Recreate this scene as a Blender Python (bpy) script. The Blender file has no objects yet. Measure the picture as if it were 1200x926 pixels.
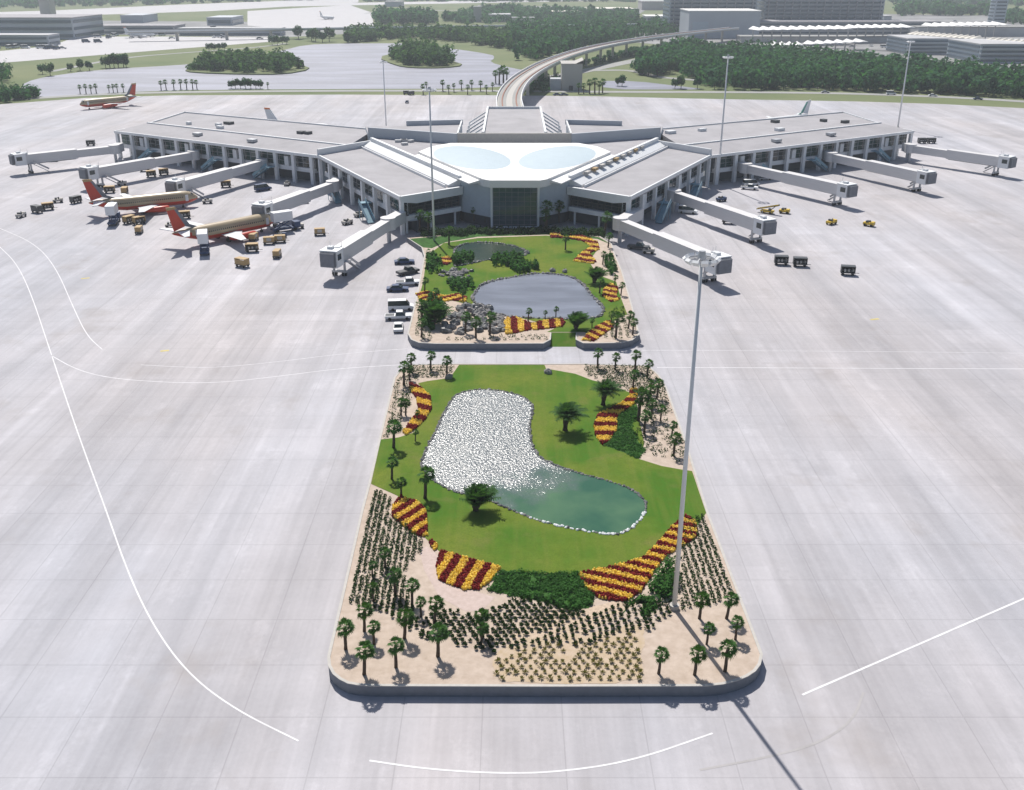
import bpy, math, random
import numpy as np
from mathutils import Vector, Matrix
random.seed(7); rng = np.random.default_rng(11)
S = bpy.context.scene
COL = S.collection
PI = math.pi

# ------------------------------------------------------------------ camera, sky, sun, exposure
F_PX, HORIZON, H = 1150.0, -35.0, 65.0
TH = math.atan((463 - HORIZON) / F_PX)
cam = bpy.data.objects.new('camera', bpy.data.cameras.new('camera')); COL.objects.link(cam)
cam.location = (0, 0, H); cam.rotation_euler = (PI / 2 - TH, 0, 0)
cam.data.sensor_width = 36; cam.data.lens = 36 * F_PX / 1200
cam.data.clip_start = 0.5; cam.data.clip_end = 20000
S.camera = cam
SUN_EL, SUN_AZ = math.radians(53), math.radians(-16.5)          # azimuth measured from +Y towards +X
w = bpy.data.worlds.new('World'); S.world = w; w.use_nodes = True
nt = w.node_tree; bg = nt.nodes['Background']
sky = nt.nodes.new('ShaderNodeTexSky'); sky.sky_type = 'NISHITA'; sky.sun_disc = False
sky.sun_elevation = SUN_EL; sky.sun_rotation = SUN_AZ; sky.air_density = 1.0; sky.dust_density = 1.5
nt.links.new(sky.outputs[0], bg.inputs[0]); bg.inputs[1].default_value = 0.085
sl = bpy.data.lights.new('sun', 'SUN'); sl.energy = 4.9; sl.angle = math.radians(0.5); sl.color = (1, 0.955, 0.89)
so = bpy.data.objects.new('sun', sl); COL.objects.link(so)
sd = Vector((math.sin(SUN_AZ) * math.cos(SUN_EL), math.cos(SUN_AZ) * math.cos(SUN_EL), math.sin(SUN_EL)))
so.rotation_euler = sd.to_track_quat('Z', 'Y').to_euler(); so.location = (-60, 200, 300)
S.view_settings.view_transform = 'Standard'; S.view_settings.look = 'None'
S.view_settings.exposure = 0.15; S.view_settings.gamma = 1.0
S.cycles.use_denoising = True; S.cycles.max_bounces = 6; S.cycles.volume_bounces = 0
S.cycles.transparent_max_bounces = 4; S.cycles.sample_clamp_indirect = 6

# ------------------------------------------------------------------ helpers
def P(px, py, z=0.0):
    u, v = (px - 600) / F_PX, (463 - py) / F_PX
    dy = math.cos(TH) + v * math.sin(TH); dz = -math.sin(TH) + v * math.cos(TH)
    t = (z - H) / dz
    return Vector((u * t, dy * t, z))
def zat(Y, py): return H - Y * math.tan(TH + math.atan((py - 463) / F_PX))
def PL(pts, z=0.0): return [P(x, y, z) for x, y in pts]
def zm(pts, s, ox, oy): return [(ox + x / s, oy + y / s) for x, y in pts]

def mat(name, col, rough=0.75, var=0.0, scale=1.0, metal=0.0, island=0.0, spec=0.4, hue2=None, bump=0.0, stretch=None, transl=0.0):
    m = bpy.data.materials.new(name); m.use_nodes = True
    n, l = m.node_tree.nodes, m.node_tree.links
    b = n['Principled BSDF']; b.inputs['Roughness'].default_value = rough; b.inputs['Metallic'].default_value = metal
    b.inputs['Specular IOR Level'].default_value = spec
    b.inputs['Base Color'].default_value = (*col, 1)
    if var or island or hue2:
        mix = n.new('ShaderNodeMix'); mix.data_type = 'RGBA'
        c2 = hue2 or tuple(c * (1 - 0.6) for c in col)
        a = max(var, island) if not hue2 else 0
        lo = col if hue2 else tuple(c * (1 - a) for c in col); hi = c2 if hue2 else tuple(min(1, c * (1 + a)) for c in col)
        mix.inputs[6].default_value = (*lo, 1); mix.inputs[7].default_value = (*hi, 1)
        tc = n.new('ShaderNodeTexCoord'); mp = n.new('ShaderNodeMapping'); l.new(tc.outputs['Object'], mp.inputs[0])
        if stretch: mp.inputs['Scale'].default_value = stretch
        no = n.new('ShaderNodeTexNoise'); no.inputs['Scale'].default_value = scale; no.inputs['Detail'].default_value = 5
        no.inputs['Roughness'].default_value = 0.65
        l.new(mp.outputs[0], no.inputs['Vector'])
        mr = n.new('ShaderNodeMapRange'); mr.inputs[1].default_value = 0.3; mr.inputs[2].default_value = 0.7
        l.new(no.outputs[0], mr.inputs[0]); fac = mr.outputs[0]
        if island:
            g = n.new('ShaderNodeNewGeometry')
            ma = n.new('ShaderNodeMath'); ma.operation = 'MULTIPLY_ADD'; ma.inputs[1].default_value = 0.65
            mb = n.new('ShaderNodeMath'); mb.operation = 'MULTIPLY'; mb.inputs[1].default_value = 0.35
            l.new(fac, mb.inputs[0]); l.new(g.outputs['Random Per Island'], ma.inputs[0]); l.new(mb.outputs[0], ma.inputs[2]); fac = ma.outputs[0]
        l.new(fac, mix.inputs[0]); l.new(mix.outputs[2], b.inputs['Base Color'])
        if bump:
            bp = n.new('ShaderNodeBump'); bp.inputs['Strength'].default_value = bump; bp.inputs['Distance'].default_value = 0.1
            l.new(no.outputs[0], bp.inputs['Height']); l.new(bp.outputs[0], b.inputs['Normal'])
        if transl:                                     # leaves let some light through
            tr = n.new('ShaderNodeBsdfTranslucent'); ms = n.new('ShaderNodeMixShader'); ms.inputs[0].default_value = transl
            vm = n.new('ShaderNodeVectorMath'); vm.operation = 'MULTIPLY'; vm.inputs[1].default_value = (1.5, 1.6, .8)
            l.new(mix.outputs[2], vm.inputs[0]); l.new(vm.outputs[0], tr.inputs[0]); l.new(b.outputs[0], ms.inputs[1]); l.new(tr.outputs[0], ms.inputs[2])
            l.new(ms.outputs[0], n['Material Output'].inputs[0])
    return m

class MB:
    def __init__(s): s.v = []; s.f = []; s.m = []
    def add(s, vs, fs, mi=0):
        o = len(s.v); s.v += [tuple(v) for v in vs]; s.f += [tuple(i + o for i in f) for f in fs]; s.m += [mi] * len(fs); return s
    def poly(s, pts, mi=0): return s.add(pts, [tuple(range(len(pts)))], mi)
    def prism(s, pts, z0, z1, mi=0, top=None, bottom=True):
        n = len(pts)
        if sum(pts[i][0] * pts[(i + 1) % n][1] - pts[(i + 1) % n][0] * pts[i][1] for i in range(n)) < 0: pts = pts[::-1]
        vs = [(p[0], p[1], z0) for p in pts] + [(p[0], p[1], z1) for p in pts]
        s.add(vs, [(i, (i + 1) % n, n + (i + 1) % n, n + i) for i in range(n)] + ([tuple(range(n))[::-1]] if bottom else []), mi)
        s.add(vs[n:], [tuple(range(n))], mi if top is None else top); return s
    def box(s, c, d, rz=0, mi=0, mat4=None):
        vs = [Vector((x * d[0] / 2, y * d[1] / 2, z * d[2] / 2)) for x in (-1, 1) for y in (-1, 1) for z in (-1, 1)]
        M = mat4 or Matrix.Rotation(rz, 4, 'Z'); vs = [M @ v + Vector(c) for v in vs]
        return s.add(vs, [(0, 1, 3, 2), (4, 6, 7, 5), (0, 4, 5, 1), (2, 3, 7, 6), (0, 2, 6, 4), (1, 5, 7, 3)], mi)
    def bar(s, a, b, w_, h_, mi=0):
        a, b = Vector(a), Vector(b); d = b - a; q = d.to_track_quat('X', 'Z').to_matrix().to_4x4()
        return s.box((a + b) / 2, (d.length, w_, h_), mi=mi, mat4=q)
    def tube(s, path, rad, n=8, mi=0, cap=True):
        path = [Vector(p) for p in path]; rs = rad if isinstance(rad, (list, tuple)) else [rad] * len(path); o = []
        for i, p in enumerate(path):
            d = (path[min(i + 1, len(path) - 1)] - path[max(i - 1, 0)]).normalized(); q = d.to_track_quat('Z', 'Y')
            o += [p + q @ Vector((math.cos(k * 2 * PI / n) * rs[i], math.sin(k * 2 * PI / n) * rs[i], 0)) for k in range(n)]
        fs = [(i * n + k, i * n + (k + 1) % n, (i + 1) * n + (k + 1) % n, (i + 1) * n + k) for i in range(len(path) - 1) for k in range(n)]
        if cap: fs += [tuple(range(n))[::-1], tuple(range((len(path) - 1) * n, len(path) * n))]
        return s.add(o, fs, mi)
    def ribbon(s, path, w_, z=None, mi=0):
        path = [Vector(p) for p in path]; o = []
        for i, p in enumerate(path):
            d = path[min(i + 1, len(path) - 1)] - path[max(i - 1, 0)]; nrm = Vector((-d.y, d.x, 0)).normalized() * w_ / 2
            zz = p.z if z is None else z
            o += [(p.x + nrm.x, p.y + nrm.y, zz), (p.x - nrm.x, p.y - nrm.y, zz)]
        return s.add(o, [(2 * i, 2 * i + 1, 2 * i + 3, 2 * i + 2) for i in range(len(path) - 1)], mi)
    def build(s, name, mats, parent=None, off=None, smooth=False):
        me = bpy.data.meshes.new(name)
        vs = s.v if off is None else [(x - off[0], y - off[1], z - off[2]) for x, y, z in s.v]
        me.from_pydata(vs, [], s.f); mats = mats if isinstance(mats, (list, tuple)) else [mats]
        for m in mats: me.materials.append(m)
        if len(mats) > 1: me.polygons.foreach_set('material_index', s.m)
        if smooth: me.polygons.foreach_set('use_smooth', [True] * len(s.f))
        o = bpy.data.objects.new(name, me); COL.objects.link(o)
        if parent: o.parent = parent
        return o
def tag(o, label=None, cat=None, group=None, kind=None):
    if label: o['label'] = label
    if cat: o['category'] = cat
    if group: o['group'] = group
    if kind: o['kind'] = kind
    return o
def struct(name, mb, m, kind='structure'): return tag(mb.build(name, m), kind=kind)
def thing(name, label, cat, loc=(0, 0, 0), rz=0, group=None):
    o = bpy.data.objects.new(name, None); COL.objects.link(o); o.location = loc; o.rotation_euler = (0, 0, rz)
    o.empty_display_size = 0.5
    return tag(o, label, cat, group)
def dup(root, loc, rz=0, sc=1.0, label=None, group=None, rot=None):
    r = root.copy(); COL.objects.link(r); r.location = loc; r.rotation_euler = rot or (0, 0, rz); r.scale = (sc,) * 3
    if label: r['label'] = label
    if group: r['group'] = group
    for ch in KIDS[root.name]:
        c = ch.copy(); COL.objects.link(c); c.parent = r
        for g in KIDS.get(ch.name, []):
            d = g.copy(); COL.objects.link(d); d.parent = c
    return r
KIDS = {}
def index_kids(root):
    for o in [root] + list(root.children): KIDS[o.name] = list(o.children)
class Proto:
    """first use moves the original, later uses copy it"""
    def __init__(s, root): s.r = root; s.used = False; index_kids(root)
    def place(s, loc, rz=0, sc=1.0, label=None, group=None, rot=None):
        if not s.used:
            s.used = True; r = s.r; r.location = loc; r.rotation_euler = rot or (0, 0, rz); r.scale = (sc,) * 3
            if label: r['label'] = label
            if group: r['group'] = group
            return r
        return dup(s.r, loc, rz, sc, label, group, rot)
def inside(p, poly):
    x, y = p[0], p[1]; c = False; j = len(poly) - 1
    for i in range(len(poly)):
        xi, yi, xj, yj = poly[i][0], poly[i][1], poly[j][0], poly[j][1]
        if (yi > y) != (yj > y) and x < (xj - xi) * (y - yi) / (yj - yi) + xi: c = not c
        j = i
    return c
def smooth_poly(pts, it=2):
    pts = [Vector(p) for p in pts]
    for _ in range(it):
        o = []
        for i in range(len(pts)):
            a, b = pts[i], pts[(i + 1) % len(pts)]; o += [a * .75 + b * .25, a * .25 + b * .75]
        pts = o
    return pts
def smooth_line(pts, it=3):
    pts = [Vector(p) for p in pts]
    for _ in range(it):
        o = [pts[0]]
        for i in range(len(pts) - 1): o += [pts[i] * .75 + pts[i + 1] * .25, pts[i] * .25 + pts[i + 1] * .75]
        pts = o + [pts[-1]]
    return pts
def setz(pts, z): return [Vector((p[0], p[1], z)) for p in pts]
def leaf_cloud(name, centers, radii, n, size, m, parent=None, flat=0.35, shell=0.55):
    """many small leaf-clump faces spread through ellipsoid volumes"""
    centers = np.asarray(centers, float).reshape(-1, 3); radii = np.asarray(radii, float).reshape(-1, 3); N = len(centers)
    d = rng.normal(size=(N, n, 3)); d /= np.linalg.norm(d, axis=2, keepdims=True)
    r = shell + (1 - shell) * rng.random((N, n, 1)) ** 0.6
    lump = 1 + 0.22 * np.sin(d[..., :1] * 5 + np.arange(N)[:, None, None]) * np.cos(d[..., 2:] * 4 + np.arange(N)[:, None, None] * 2)
    p = (centers[:, None, :] + d * r * lump * radii[:, None, :]).reshape(-1, 3)
    nr = (d + rng.normal(scale=0.55, size=d.shape)).reshape(-1, 3); nr[:, 2] += flat; nr /= np.linalg.norm(nr, axis=1, keepdims=True)
    t = np.cross(nr, rng.normal(size=nr.shape)); t /= np.linalg.norm(t, axis=1, keepdims=True); b = np.cross(nr, t)
    sz = (size * (0.6 + 0.8 * rng.random((len(p), 1)))) / 2
    q = np.stack([p + t * sz * 1.3, p + b * sz * .8, p - t * sz * 1.1, p - b * sz * .9], 1).reshape(-1, 3)
    me = bpy.data.meshes.new(name); nv = len(q); nf = nv // 4
    me.vertices.add(nv); me.vertices.foreach_set('co', q.astype(np.float32).ravel())
    me.loops.add(nv); me.loops.foreach_set('vertex_index', np.arange(nv, dtype=np.int32))
    me.polygons.add(nf); me.polygons.foreach_set('loop_start', np.arange(0, nv, 4, dtype=np.int32)); me.polygons.foreach_set('loop_total', np.full(nf, 4, np.int32))
    me.update(); me.validate(); me.materials.append(m)
    o = bpy.data.objects.new(name, me); COL.objects.link(o)
    if parent: o.parent = parent
    return o

# ------------------------------------------------------------------ materials
def concrete(name='apron_concrete', gain=1.0):
    m = bpy.data.materials.new(name); m.use_nodes = True
    n, l = m.node_tree.nodes, m.node_tree.links; b = n['Principled BSDF']; b.inputs['Roughness'].default_value = 0.8
    b.inputs['Specular IOR Level'].default_value = 0.3
    tc = n.new('ShaderNodeTexCoord')
    def noise(sc, scale, det=5, rough=.6):
        mp = n.new('ShaderNodeMapping'); mp.inputs['Scale'].default_value = sc; l.new(tc.outputs['Object'], mp.inputs[0])
        no = n.new('ShaderNodeTexNoise'); no.inputs['Scale'].default_value = scale; no.inputs['Detail'].default_value = det; no.inputs['Roughness'].default_value = rough
        l.new(mp.outputs[0], no.inputs[0]); return no.outputs[0]
    def rng_(v, a, b_, c, d):
        mr = n.new('ShaderNodeMapRange'); mr.inputs[1].default_value = a; mr.inputs[2].default_value = b_; mr.inputs[3].default_value = c; mr.inputs[4].default_value = d
        l.new(v, mr.inputs[0]); return mr.outputs[0]
    def mth(op, a, b_=None):
        q = n.new('ShaderNodeMath'); q.operation = op
        for i, x in enumerate((a, b_)):
            if x is None: continue
            if isinstance(x, (int, float)): q.inputs[i].default_value = x
            else: l.new(x, q.inputs[i])
        return q.outputs[0]
    streak = rng_(noise((0.11, 0.006, 1), 1.0, 4), .33, .67, 0.88, 1.11)
    fine = rng_(noise((1.1, 0.03, 1), 1.0, 4), .3, .7, 0.95, 1.05)
    blotch = rng_(noise((0.035, 0.02, 1), 1.0, 6, .7), .3, .7, 0.87, 1.10)
    cross = rng_(noise((0.01, 0.12, 1), 1.0, 3), .35, .65, 0.965, 1.03)
    grit = rng_(noise((1, 1, 1), 1.6, 6, .75), .25, .75, 0.95, 1.05)
    sep = n.new('ShaderNodeSeparateXYZ'); l.new(tc.outputs['Object'], sep.inputs[0])
    def joint(o, per, wd):
        fr = mth('FRACT', mth('ADD', mth('DIVIDE', o, per), 500.37)); d = mth('ABSOLUTE', mth('SUBTRACT', fr, .5))
        return mth('GREATER_THAN', d, .5 - wd / per)
    jx, jy = joint(sep.outputs[0], 7.6, .06), joint(sep.outputs[1], 7.6, .06)
    jn = rng_(mth('MAXIMUM', jx, jy), 0, 1, 1, 0.85)
    # slabs poured on different days differ a little
    cell = n.new('ShaderNodeCombineXYZ'); l.new(mth('FLOOR', mth('DIVIDE', sep.outputs[0], 7.6)), cell.inputs[0]); l.new(mth('FLOOR', mth('DIVIDE', sep.outputs[1], 60.8)), cell.inputs[1])
    wn = n.new('ShaderNodeTexWhiteNoise'); l.new(cell.outputs[0], wn.inputs[0]); slab = rng_(wn.outputs[0], 0, 1, .95, 1.05)
    cell2 = n.new('ShaderNodeCombineXYZ'); l.new(mth('FLOOR', mth('DIVIDE', sep.outputs[0], 7.6)), cell2.inputs[0]); l.new(mth('FLOOR', mth('DIVIDE', sep.outputs[1], 7.6)), cell2.inputs[1])
    wn2 = n.new('ShaderNodeTexWhiteNoise'); l.new(cell2.outputs[0], wn2.inputs[0]); slab = mth('MULTIPLY', slab, rng_(wn2.outputs[0], .90, 1.0, 1.0, 1.07))
    mid = rng_(noise((0.42, 0.014, 1), 1.0, 5, .7), .3, .7, 0.94, 1.06)
    scuff = rng_(noise((.16, .10, 1), 1.0, 7, .8), .54, .70, .985, 1.13)
    bleach = rng_(noise((0.055, 0.004, 1), 1.0, 3), .52, .68, 1.0, 1.12)
    scratch = rng_(noise((0.03, 0.9, 1), 1.0, 6, .8), .60, .74, 1.0, 1.06)
    f = mth('MULTIPLY', streak, gain)
    for x in (fine, blotch, cross, grit, jn, slab, mid, scuff, bleach, scratch): f = mth('MULTIPLY', f, x)
    tint = n.new('ShaderNodeMix'); tint.data_type = 'RGBA'; tint.inputs[6].default_value = (.415, .390, .398, 1); tint.inputs[7].default_value = (.395, .395, .428, 1)
    l.new(rng_(noise((0.02, 0.008, 1), 1.0, 4), .35, .65, 0, 1), tint.inputs[0])
    vm = n.new('ShaderNodeVectorMath'); vm.operation = 'SCALE'; l.new(tint.outputs[2], vm.inputs[0]); l.new(f, vm.inputs['Scale'])
    # brown oil and dirt stains
    st = rng_(noise((.05, .045, 1), 1.0, 4, .75), .57, .76, 0, .55)
    dm = n.new('ShaderNodeMix'); dm.data_type = 'RGBA'; l.new(st, dm.inputs[0]); l.new(vm.outputs[0], dm.inputs[6]); dm.inputs[7].default_value = (.28, .25, .235, 1)
    l.new(dm.outputs[2], b.inputs['Base Color']); return m
def lawn_mat():
    m = bpy.data.materials.new('lawn'); m.use_nodes = True; n, l = m.node_tree.nodes, m.node_tree.links; b = n['Principled BSDF']
    b.inputs['Roughness'].default_value = .95; b.inputs['Specular IOR Level'].default_value = .08; tc = n.new('ShaderNodeTexCoord'); cur = None
    layers = [(.07, 4, (1, 1, 1), .42, .60, (.058, .150, .016), (.150, .190, .028), 1), (.9, 5, (1, 1, 1), .35, .7, None, (.075, .125, .012), .45), (1.0, 3, (.9, .06, 1), .45, .65, None, (.165, .185, .04), .30), (.22, 6, (1, 1, 1), .58, .72, None, (.19, .165, .06), .45), (5, 4, (1, 1, 1), .4, .7, None, (.06, .10, .012), .4)]
    for sc, det, st, lo, hi, c0, c1, am in layers:
        mp = n.new('ShaderNodeMapping'); mp.inputs['Scale'].default_value = st; mp.inputs['Rotation'].default_value = (0, 0, .35 if st[1] < 1 else 0); l.new(tc.outputs['Object'], mp.inputs[0])
        no = n.new('ShaderNodeTexNoise'); no.inputs['Scale'].default_value = sc; no.inputs['Detail'].default_value = det; l.new(mp.outputs[0], no.inputs[0])
        mr = n.new('ShaderNodeMapRange'); mr.inputs[1].default_value = lo; mr.inputs[2].default_value = hi; mr.inputs[4].default_value = am; l.new(no.outputs[0], mr.inputs[0])
        mx = n.new('ShaderNodeMix'); mx.data_type = 'RGBA'; l.new(mr.outputs[0], mx.inputs[0]); mx.inputs[7].default_value = (*c1, 1)
        if cur is None: mx.inputs[6].default_value = (*c0, 1)
        else: l.new(cur, mx.inputs[6])
        cur = mx.outputs[2]
    l.new(cur, b.inputs['Base Color']); return m
def water(name, col, bump, scale, calm=None, rough=.04, ior=1.34, stretch=None):
    m = bpy.data.materials.new(name); m.use_nodes = True; n, l = m.node_tree.nodes, m.node_tree.links; b = n['Principled BSDF']
    b.inputs['Base Color'].default_value = (*col, 1); b.inputs['Roughness'].default_value = rough; b.inputs['IOR'].default_value = ior; b.inputs['Specular IOR Level'].default_value = 1.0
    tc = n.new('ShaderNodeTexCoord'); no = n.new('ShaderNodeTexNoise'); no.inputs['Scale'].default_value = scale; no.inputs['Detail'].default_value = 3
    l.new(tc.outputs['Object'], no.inputs[0])
    bp = n.new('ShaderNodeBump'); bp.inputs['Distance'].default_value = bump; bp.inputs['Strength'].default_value = 1.0
    l.new(no.outputs[0], bp.inputs['Height']); l.new(bp.outputs[0], b.inputs['Normal'])
    # silt clouds; where stretched, sheen of wind streaks painted into the colour
    mk = n.new('ShaderNodeTexNoise'); mk.inputs['Scale'].default_value = .12; mk.inputs['Detail'].default_value = 4; l.new(tc.outputs['Object'], mk.inputs[0])
    if stretch:
        mp = n.new('ShaderNodeMapping'); mp.inputs['Scale'].default_value = stretch; l.new(tc.outputs['Object'], mp.inputs[0]); l.new(mp.outputs[0], mk.inputs[0])
    mr0 = n.new('ShaderNodeMapRange'); mr0.inputs[1].default_value = .4; mr0.inputs[2].default_value = .68; l.new(mk.outputs[0], mr0.inputs[0])
    mx = n.new('ShaderNodeMix'); mx.data_type = 'RGBA'; mx.inputs[6].default_value = (*col, 1); mx.inputs[7].default_value = (col[0] * 3.0, col[1] * 1.7, col[2] * 1.5, 1) if not stretch else tuple(c * 1.6 for c in col) + (1,)
    l.new(mr0.outputs[0], mx.inputs[0]); l.new(mx.outputs[2], b.inputs['Base Color'])
    if calm:                                   # wind ruffles one side of the pond, the lee side lies smooth
        (ax, ay), (bx, by) = calm; sep = n.new('ShaderNodeSeparateXYZ'); l.new(tc.outputs['Object'], sep.inputs[0])
        d = Vector((bx - ax, by - ay)); L2 = d.length_squared
        m1 = n.new('ShaderNodeMath'); m1.operation = 'MULTIPLY_ADD'; m1.inputs[1].default_value = d.x / L2; m1.inputs[2].default_value = -(ax * d.x + ay * d.y) / L2; l.new(sep.outputs[0], m1.inputs[0])
        m2 = n.new('ShaderNodeMath'); m2.operation = 'MULTIPLY_ADD'; m2.inputs[1].default_value = d.y / L2; l.new(sep.outputs[1], m2.inputs[0]); l.new(m1.outputs[0], m2.inputs[2])
        nn = n.new('ShaderNodeTexNoise'); nn.inputs['Scale'].default_value = .25; nn.inputs['Detail'].default_value = 4; l.new(tc.outputs['Object'], nn.inputs[0])
        m3 = n.new('ShaderNodeMath'); m3.operation = 'MULTIPLY_ADD'; m3.inputs[1].default_value = 1.3; l.new(nn.outputs[0], m3.inputs[0]); l.new(m2.outputs[0], m3.inputs[2])
        mr = n.new('ShaderNodeMapRange'); mr.inputs[1].default_value = .35 + .65; mr.inputs[2].default_value = 1.0 + .65; mr.inputs[3].default_value = bump; mr.inputs[4].default_value = bump * .02
        l.new(m3.outputs[0], mr.inputs[0]); l.new(mr.outputs[0], bp.inputs['Distance'])
        rr_ = n.new('ShaderNodeMapRange'); rr_.inputs[1].default_value = 1.15; rr_.inputs[2].default_value = 1.5; rr_.inputs[3].default_value = rough; rr_.inputs[4].default_value = .06
        l.new(m3.outputs[0], rr_.inputs[0]); l.new(rr_.outputs[0], b.inputs['Roughness'])
        cm = n.new('ShaderNodeMix'); cm.data_type = 'RGBA'; l.new(mx.outputs[2], cm.inputs[7]); cm.inputs[6].default_value = (.085, .10, .105, 1)  # grey base under the ripples paints some of the glitter's whiteness
        cr = n.new('ShaderNodeMapRange'); cr.inputs[1].default_value = 1.1; cr.inputs[2].default_value = 1.6; l.new(m3.outputs[0], cr.inputs[0]); l.new(cr.outputs[0], cm.inputs[0]); l.new(cm.outputs[2], b.inputs['Base Color'])
        rs_ = n.new('ShaderNodeMapRange'); rs_.inputs[1].default_value = 1.1; rs_.inputs[2].default_value = 1.55; rs_.inputs[3].default_value = 1.0; rs_.inputs[4].default_value = .22
        l.new(m3.outputs[0], rs_.inputs[0]); l.new(rs_.outputs[0], b.inputs['Specular IOR Level'])
    return m
M = dict(
    concrete=concrete(),
    pale=mat('pale_concrete', (.47, .46, .47), .8, .07, .05),
    terrain=mat('terrain_grass', (.095, .135, .045), .95, hue2=(.17, .185, .08), scale=.012),
    road=mat('road_surface', (.30, .30, .29), .85, .08, .05),
    asphalt=mat('asphalt', (.10, .10, .105), .9, .15, .03),
    suburb=mat('mixed_pavement', (.24, .24, .24), .9, .35, .02),
    paint=mat('worn_white_paint', (.58, .57, .58), .7, hue2=(.74, .74, .76), scale=.6),
    dashes=mat('dark_rubber', (.16, .16, .16), .8),
    gravel=mat('gravel', (.40, .32, .255), .95, hue2=(.52, .43, .36), scale=.9, bump=.4),
    lawn=lawn_mat(),
    wall=mat('grey_concrete', (.19, .20, .225), .85, .1, 1.2),
    cap=mat('light_concrete', (.46, .44, .41), .85, .08, 2.0),
    roof=mat('grey_roof', (.335, .325, .34), .85, .13, .12),
    white=mat('white_panel', (.74, .75, .76), .5, .04, .6),
    whiteroof=mat('white_membrane', (.80, .79, .77), .6, .03, .3),
    dome=mat('pale_blue_dome', (.49, .575, .615), .35, .04, .4),
    facade=mat('blue_grey_panel', (.44, .50, .55), .6, .06, .7),
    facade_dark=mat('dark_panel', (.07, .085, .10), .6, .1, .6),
    glass=mat('dark_glass', (.015, .028, .032), .06, spec=.6),
    glassgreen=mat('green_glass', (.02, .06, .055), .07, spec=.6),
    metal=mat('grey_steel', (.42, .43, .45), .45, metal=.3),
    darkmetal=mat('dark_steel', (.06, .065, .07), .5),
    blue=mat('blue_steel', (.16, .30, .38), .5, .08, .8),
    bridge=mat('jetway_panel', (.60, .59, .59), .55, .05, .8, stretch=(.3, .3, 3)),
    tan=mat('tan_paint', (.40, .27, .12), .6, .12, 2), gold=mat('desert_gold', (.40, .315, .20), .35, .04, .4),
    red=mat('red_orange', (.52, .045, .018), .35, .05, .5), orange=mat('orange_stripe', (.62, .16, .03), .4), rust=mat('rust', (.25, .09, .05), .7, .2, 2),
    yellow=mat('yellow_paint', (.62, .42, .03), .5), navy=mat('navy_paint', (.03, .06, .14), .5, .1, 2), lightgrey=mat('light_grey', (.68, .69, .70), .4),
    rubber=mat('tyre_rubber', (.02, .02, .02), .85),
    trunk=mat('palm_trunk', (.085, .062, .045), .95, .25, 6), bark=mat('bark', (.07, .055, .042), .95, .2, 2),
    frond=mat('palm_frond', (.050, .122, .032), .7, .5, 1.5, island=.5, spec=.12, transl=.35), frondlight=mat('young_frond', (.04, .10, .018), .7, .45, 1.5, island=.45, spec=.12, transl=.35),
    shrub=mat('shrub_leaf', (.024, .056, .017), .8, .5, 1.5, island=.5, spec=.1, transl=.35), tuft=mat('dry_tuft', (.17, .16, .05), .9, .4, 1.5, island=.45, transl=.35),
    cover=mat('ground_cover_leaf', (.045, .13, .026), .8, .5, .5, island=.5, spec=.1, transl=.35),
    tree=mat('tree_leaf', (.040, .115, .052), .85, .65, .05, island=.5, spec=.08, transl=.35), tree2=mat('pine_leaf', (.060, .125, .048), .85, .5, .05, island=.5, spec=.08, transl=.35),
    redfl=mat('red_flower', (.27, .018, .014), .85, .4, 3, island=.4, transl=.35), yelfl=mat('yellow_flower', (.85, .60, .12), .85, .3, 3, island=.3, transl=.35),
    coverbase=mat('cover_base', (.045, .11, .026), .95, .4, 1.2, spec=.1), soil=mat('soil', (.06, .045, .03), .95, .3, 2), rock=mat('boulder', (.24, .23, .225), .9, .35, 1.2), wetrock=mat('wet_rock', (.10, .105, .11), .5, .5, 1.5),
    hazyglass=mat('hazy_glass', (.09, .125, .16), .2), hazyfacade=mat('hazy_grey_wall', (.45, .48, .52), .7, .06, .05), fardeck=mat('far_deck', (.46, .46, .47), .8, .15, .05), cream=mat('cream_canopy', (.80, .75, .65), .6, .05, .1),  # distance haze is mixed into the grey wall and glass colours
    lake=water('lake_water', (.145, .15, .195), .5, .12, rough=.52, stretch=(.12, .5, 1)),
)
G0 = 1.30                     # top of the raised planting beds

# ------------------------------------------------------------------ ground, apron, roads, lakes
def sheet(name, pts, z, m, kind='structure', sm=0):
    pts = [Vector(p) for p in pts]
    if sm: pts = smooth_poly(pts, sm)
    return struct(name, MB().poly(setz(pts, z)), m, kind)
sheet('ground', [(-3900, -250), (3900, -250), (3900, 6000), (-3900, 6000)], 0, M['terrain'])
far_edge = PL([(-500, 150), (-100, 129), (0, 122.5), (100, 115), (200, 112), (400, 111), (600, 112), (700, 113), (800, 115.5), (1000, 119), (1100, 122), (1200, 127), (1300, 134), (1700, 165)])
apron_pts = [(-420, -60)] + [(p.x, p.y) for p in far_edge] + [(420, -60)]
sheet('apron', [Vector((x, y, 0)) for x, y in apron_pts], .05, M['concrete'])
def ribbon(name, px, wd, z, m, sm=3): return struct(name, MB().ribbon(smooth_line(PL(px), sm), wd, z), m)
ribbon('perimeter_road', [(-300, 131), (0, 117.5), (45, 115), (110, 111), (200, 108), (400, 106.5), (560, 106.5), (720, 108), (830, 108), (960, 109), (1050, 111.5), (1120, 114.5), (1200, 119), (1500, 140)], 9, .09, M['road'])
struct('far_apron', MB().poly(setz(PL([(-200, 62), (0, 60), (60, 54), (90, 43), (200, 43), (318, 44), (318, 49), (200, 58), (0, 74), (-200, 88)]), .06)), M['pale'])
struct('far_apron', MB().poly(setz(PL([(290, 13), (410, 6), (436, 15), (438, 31), (330, 34), (290, 30)]), .06)), M['pale'])
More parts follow.
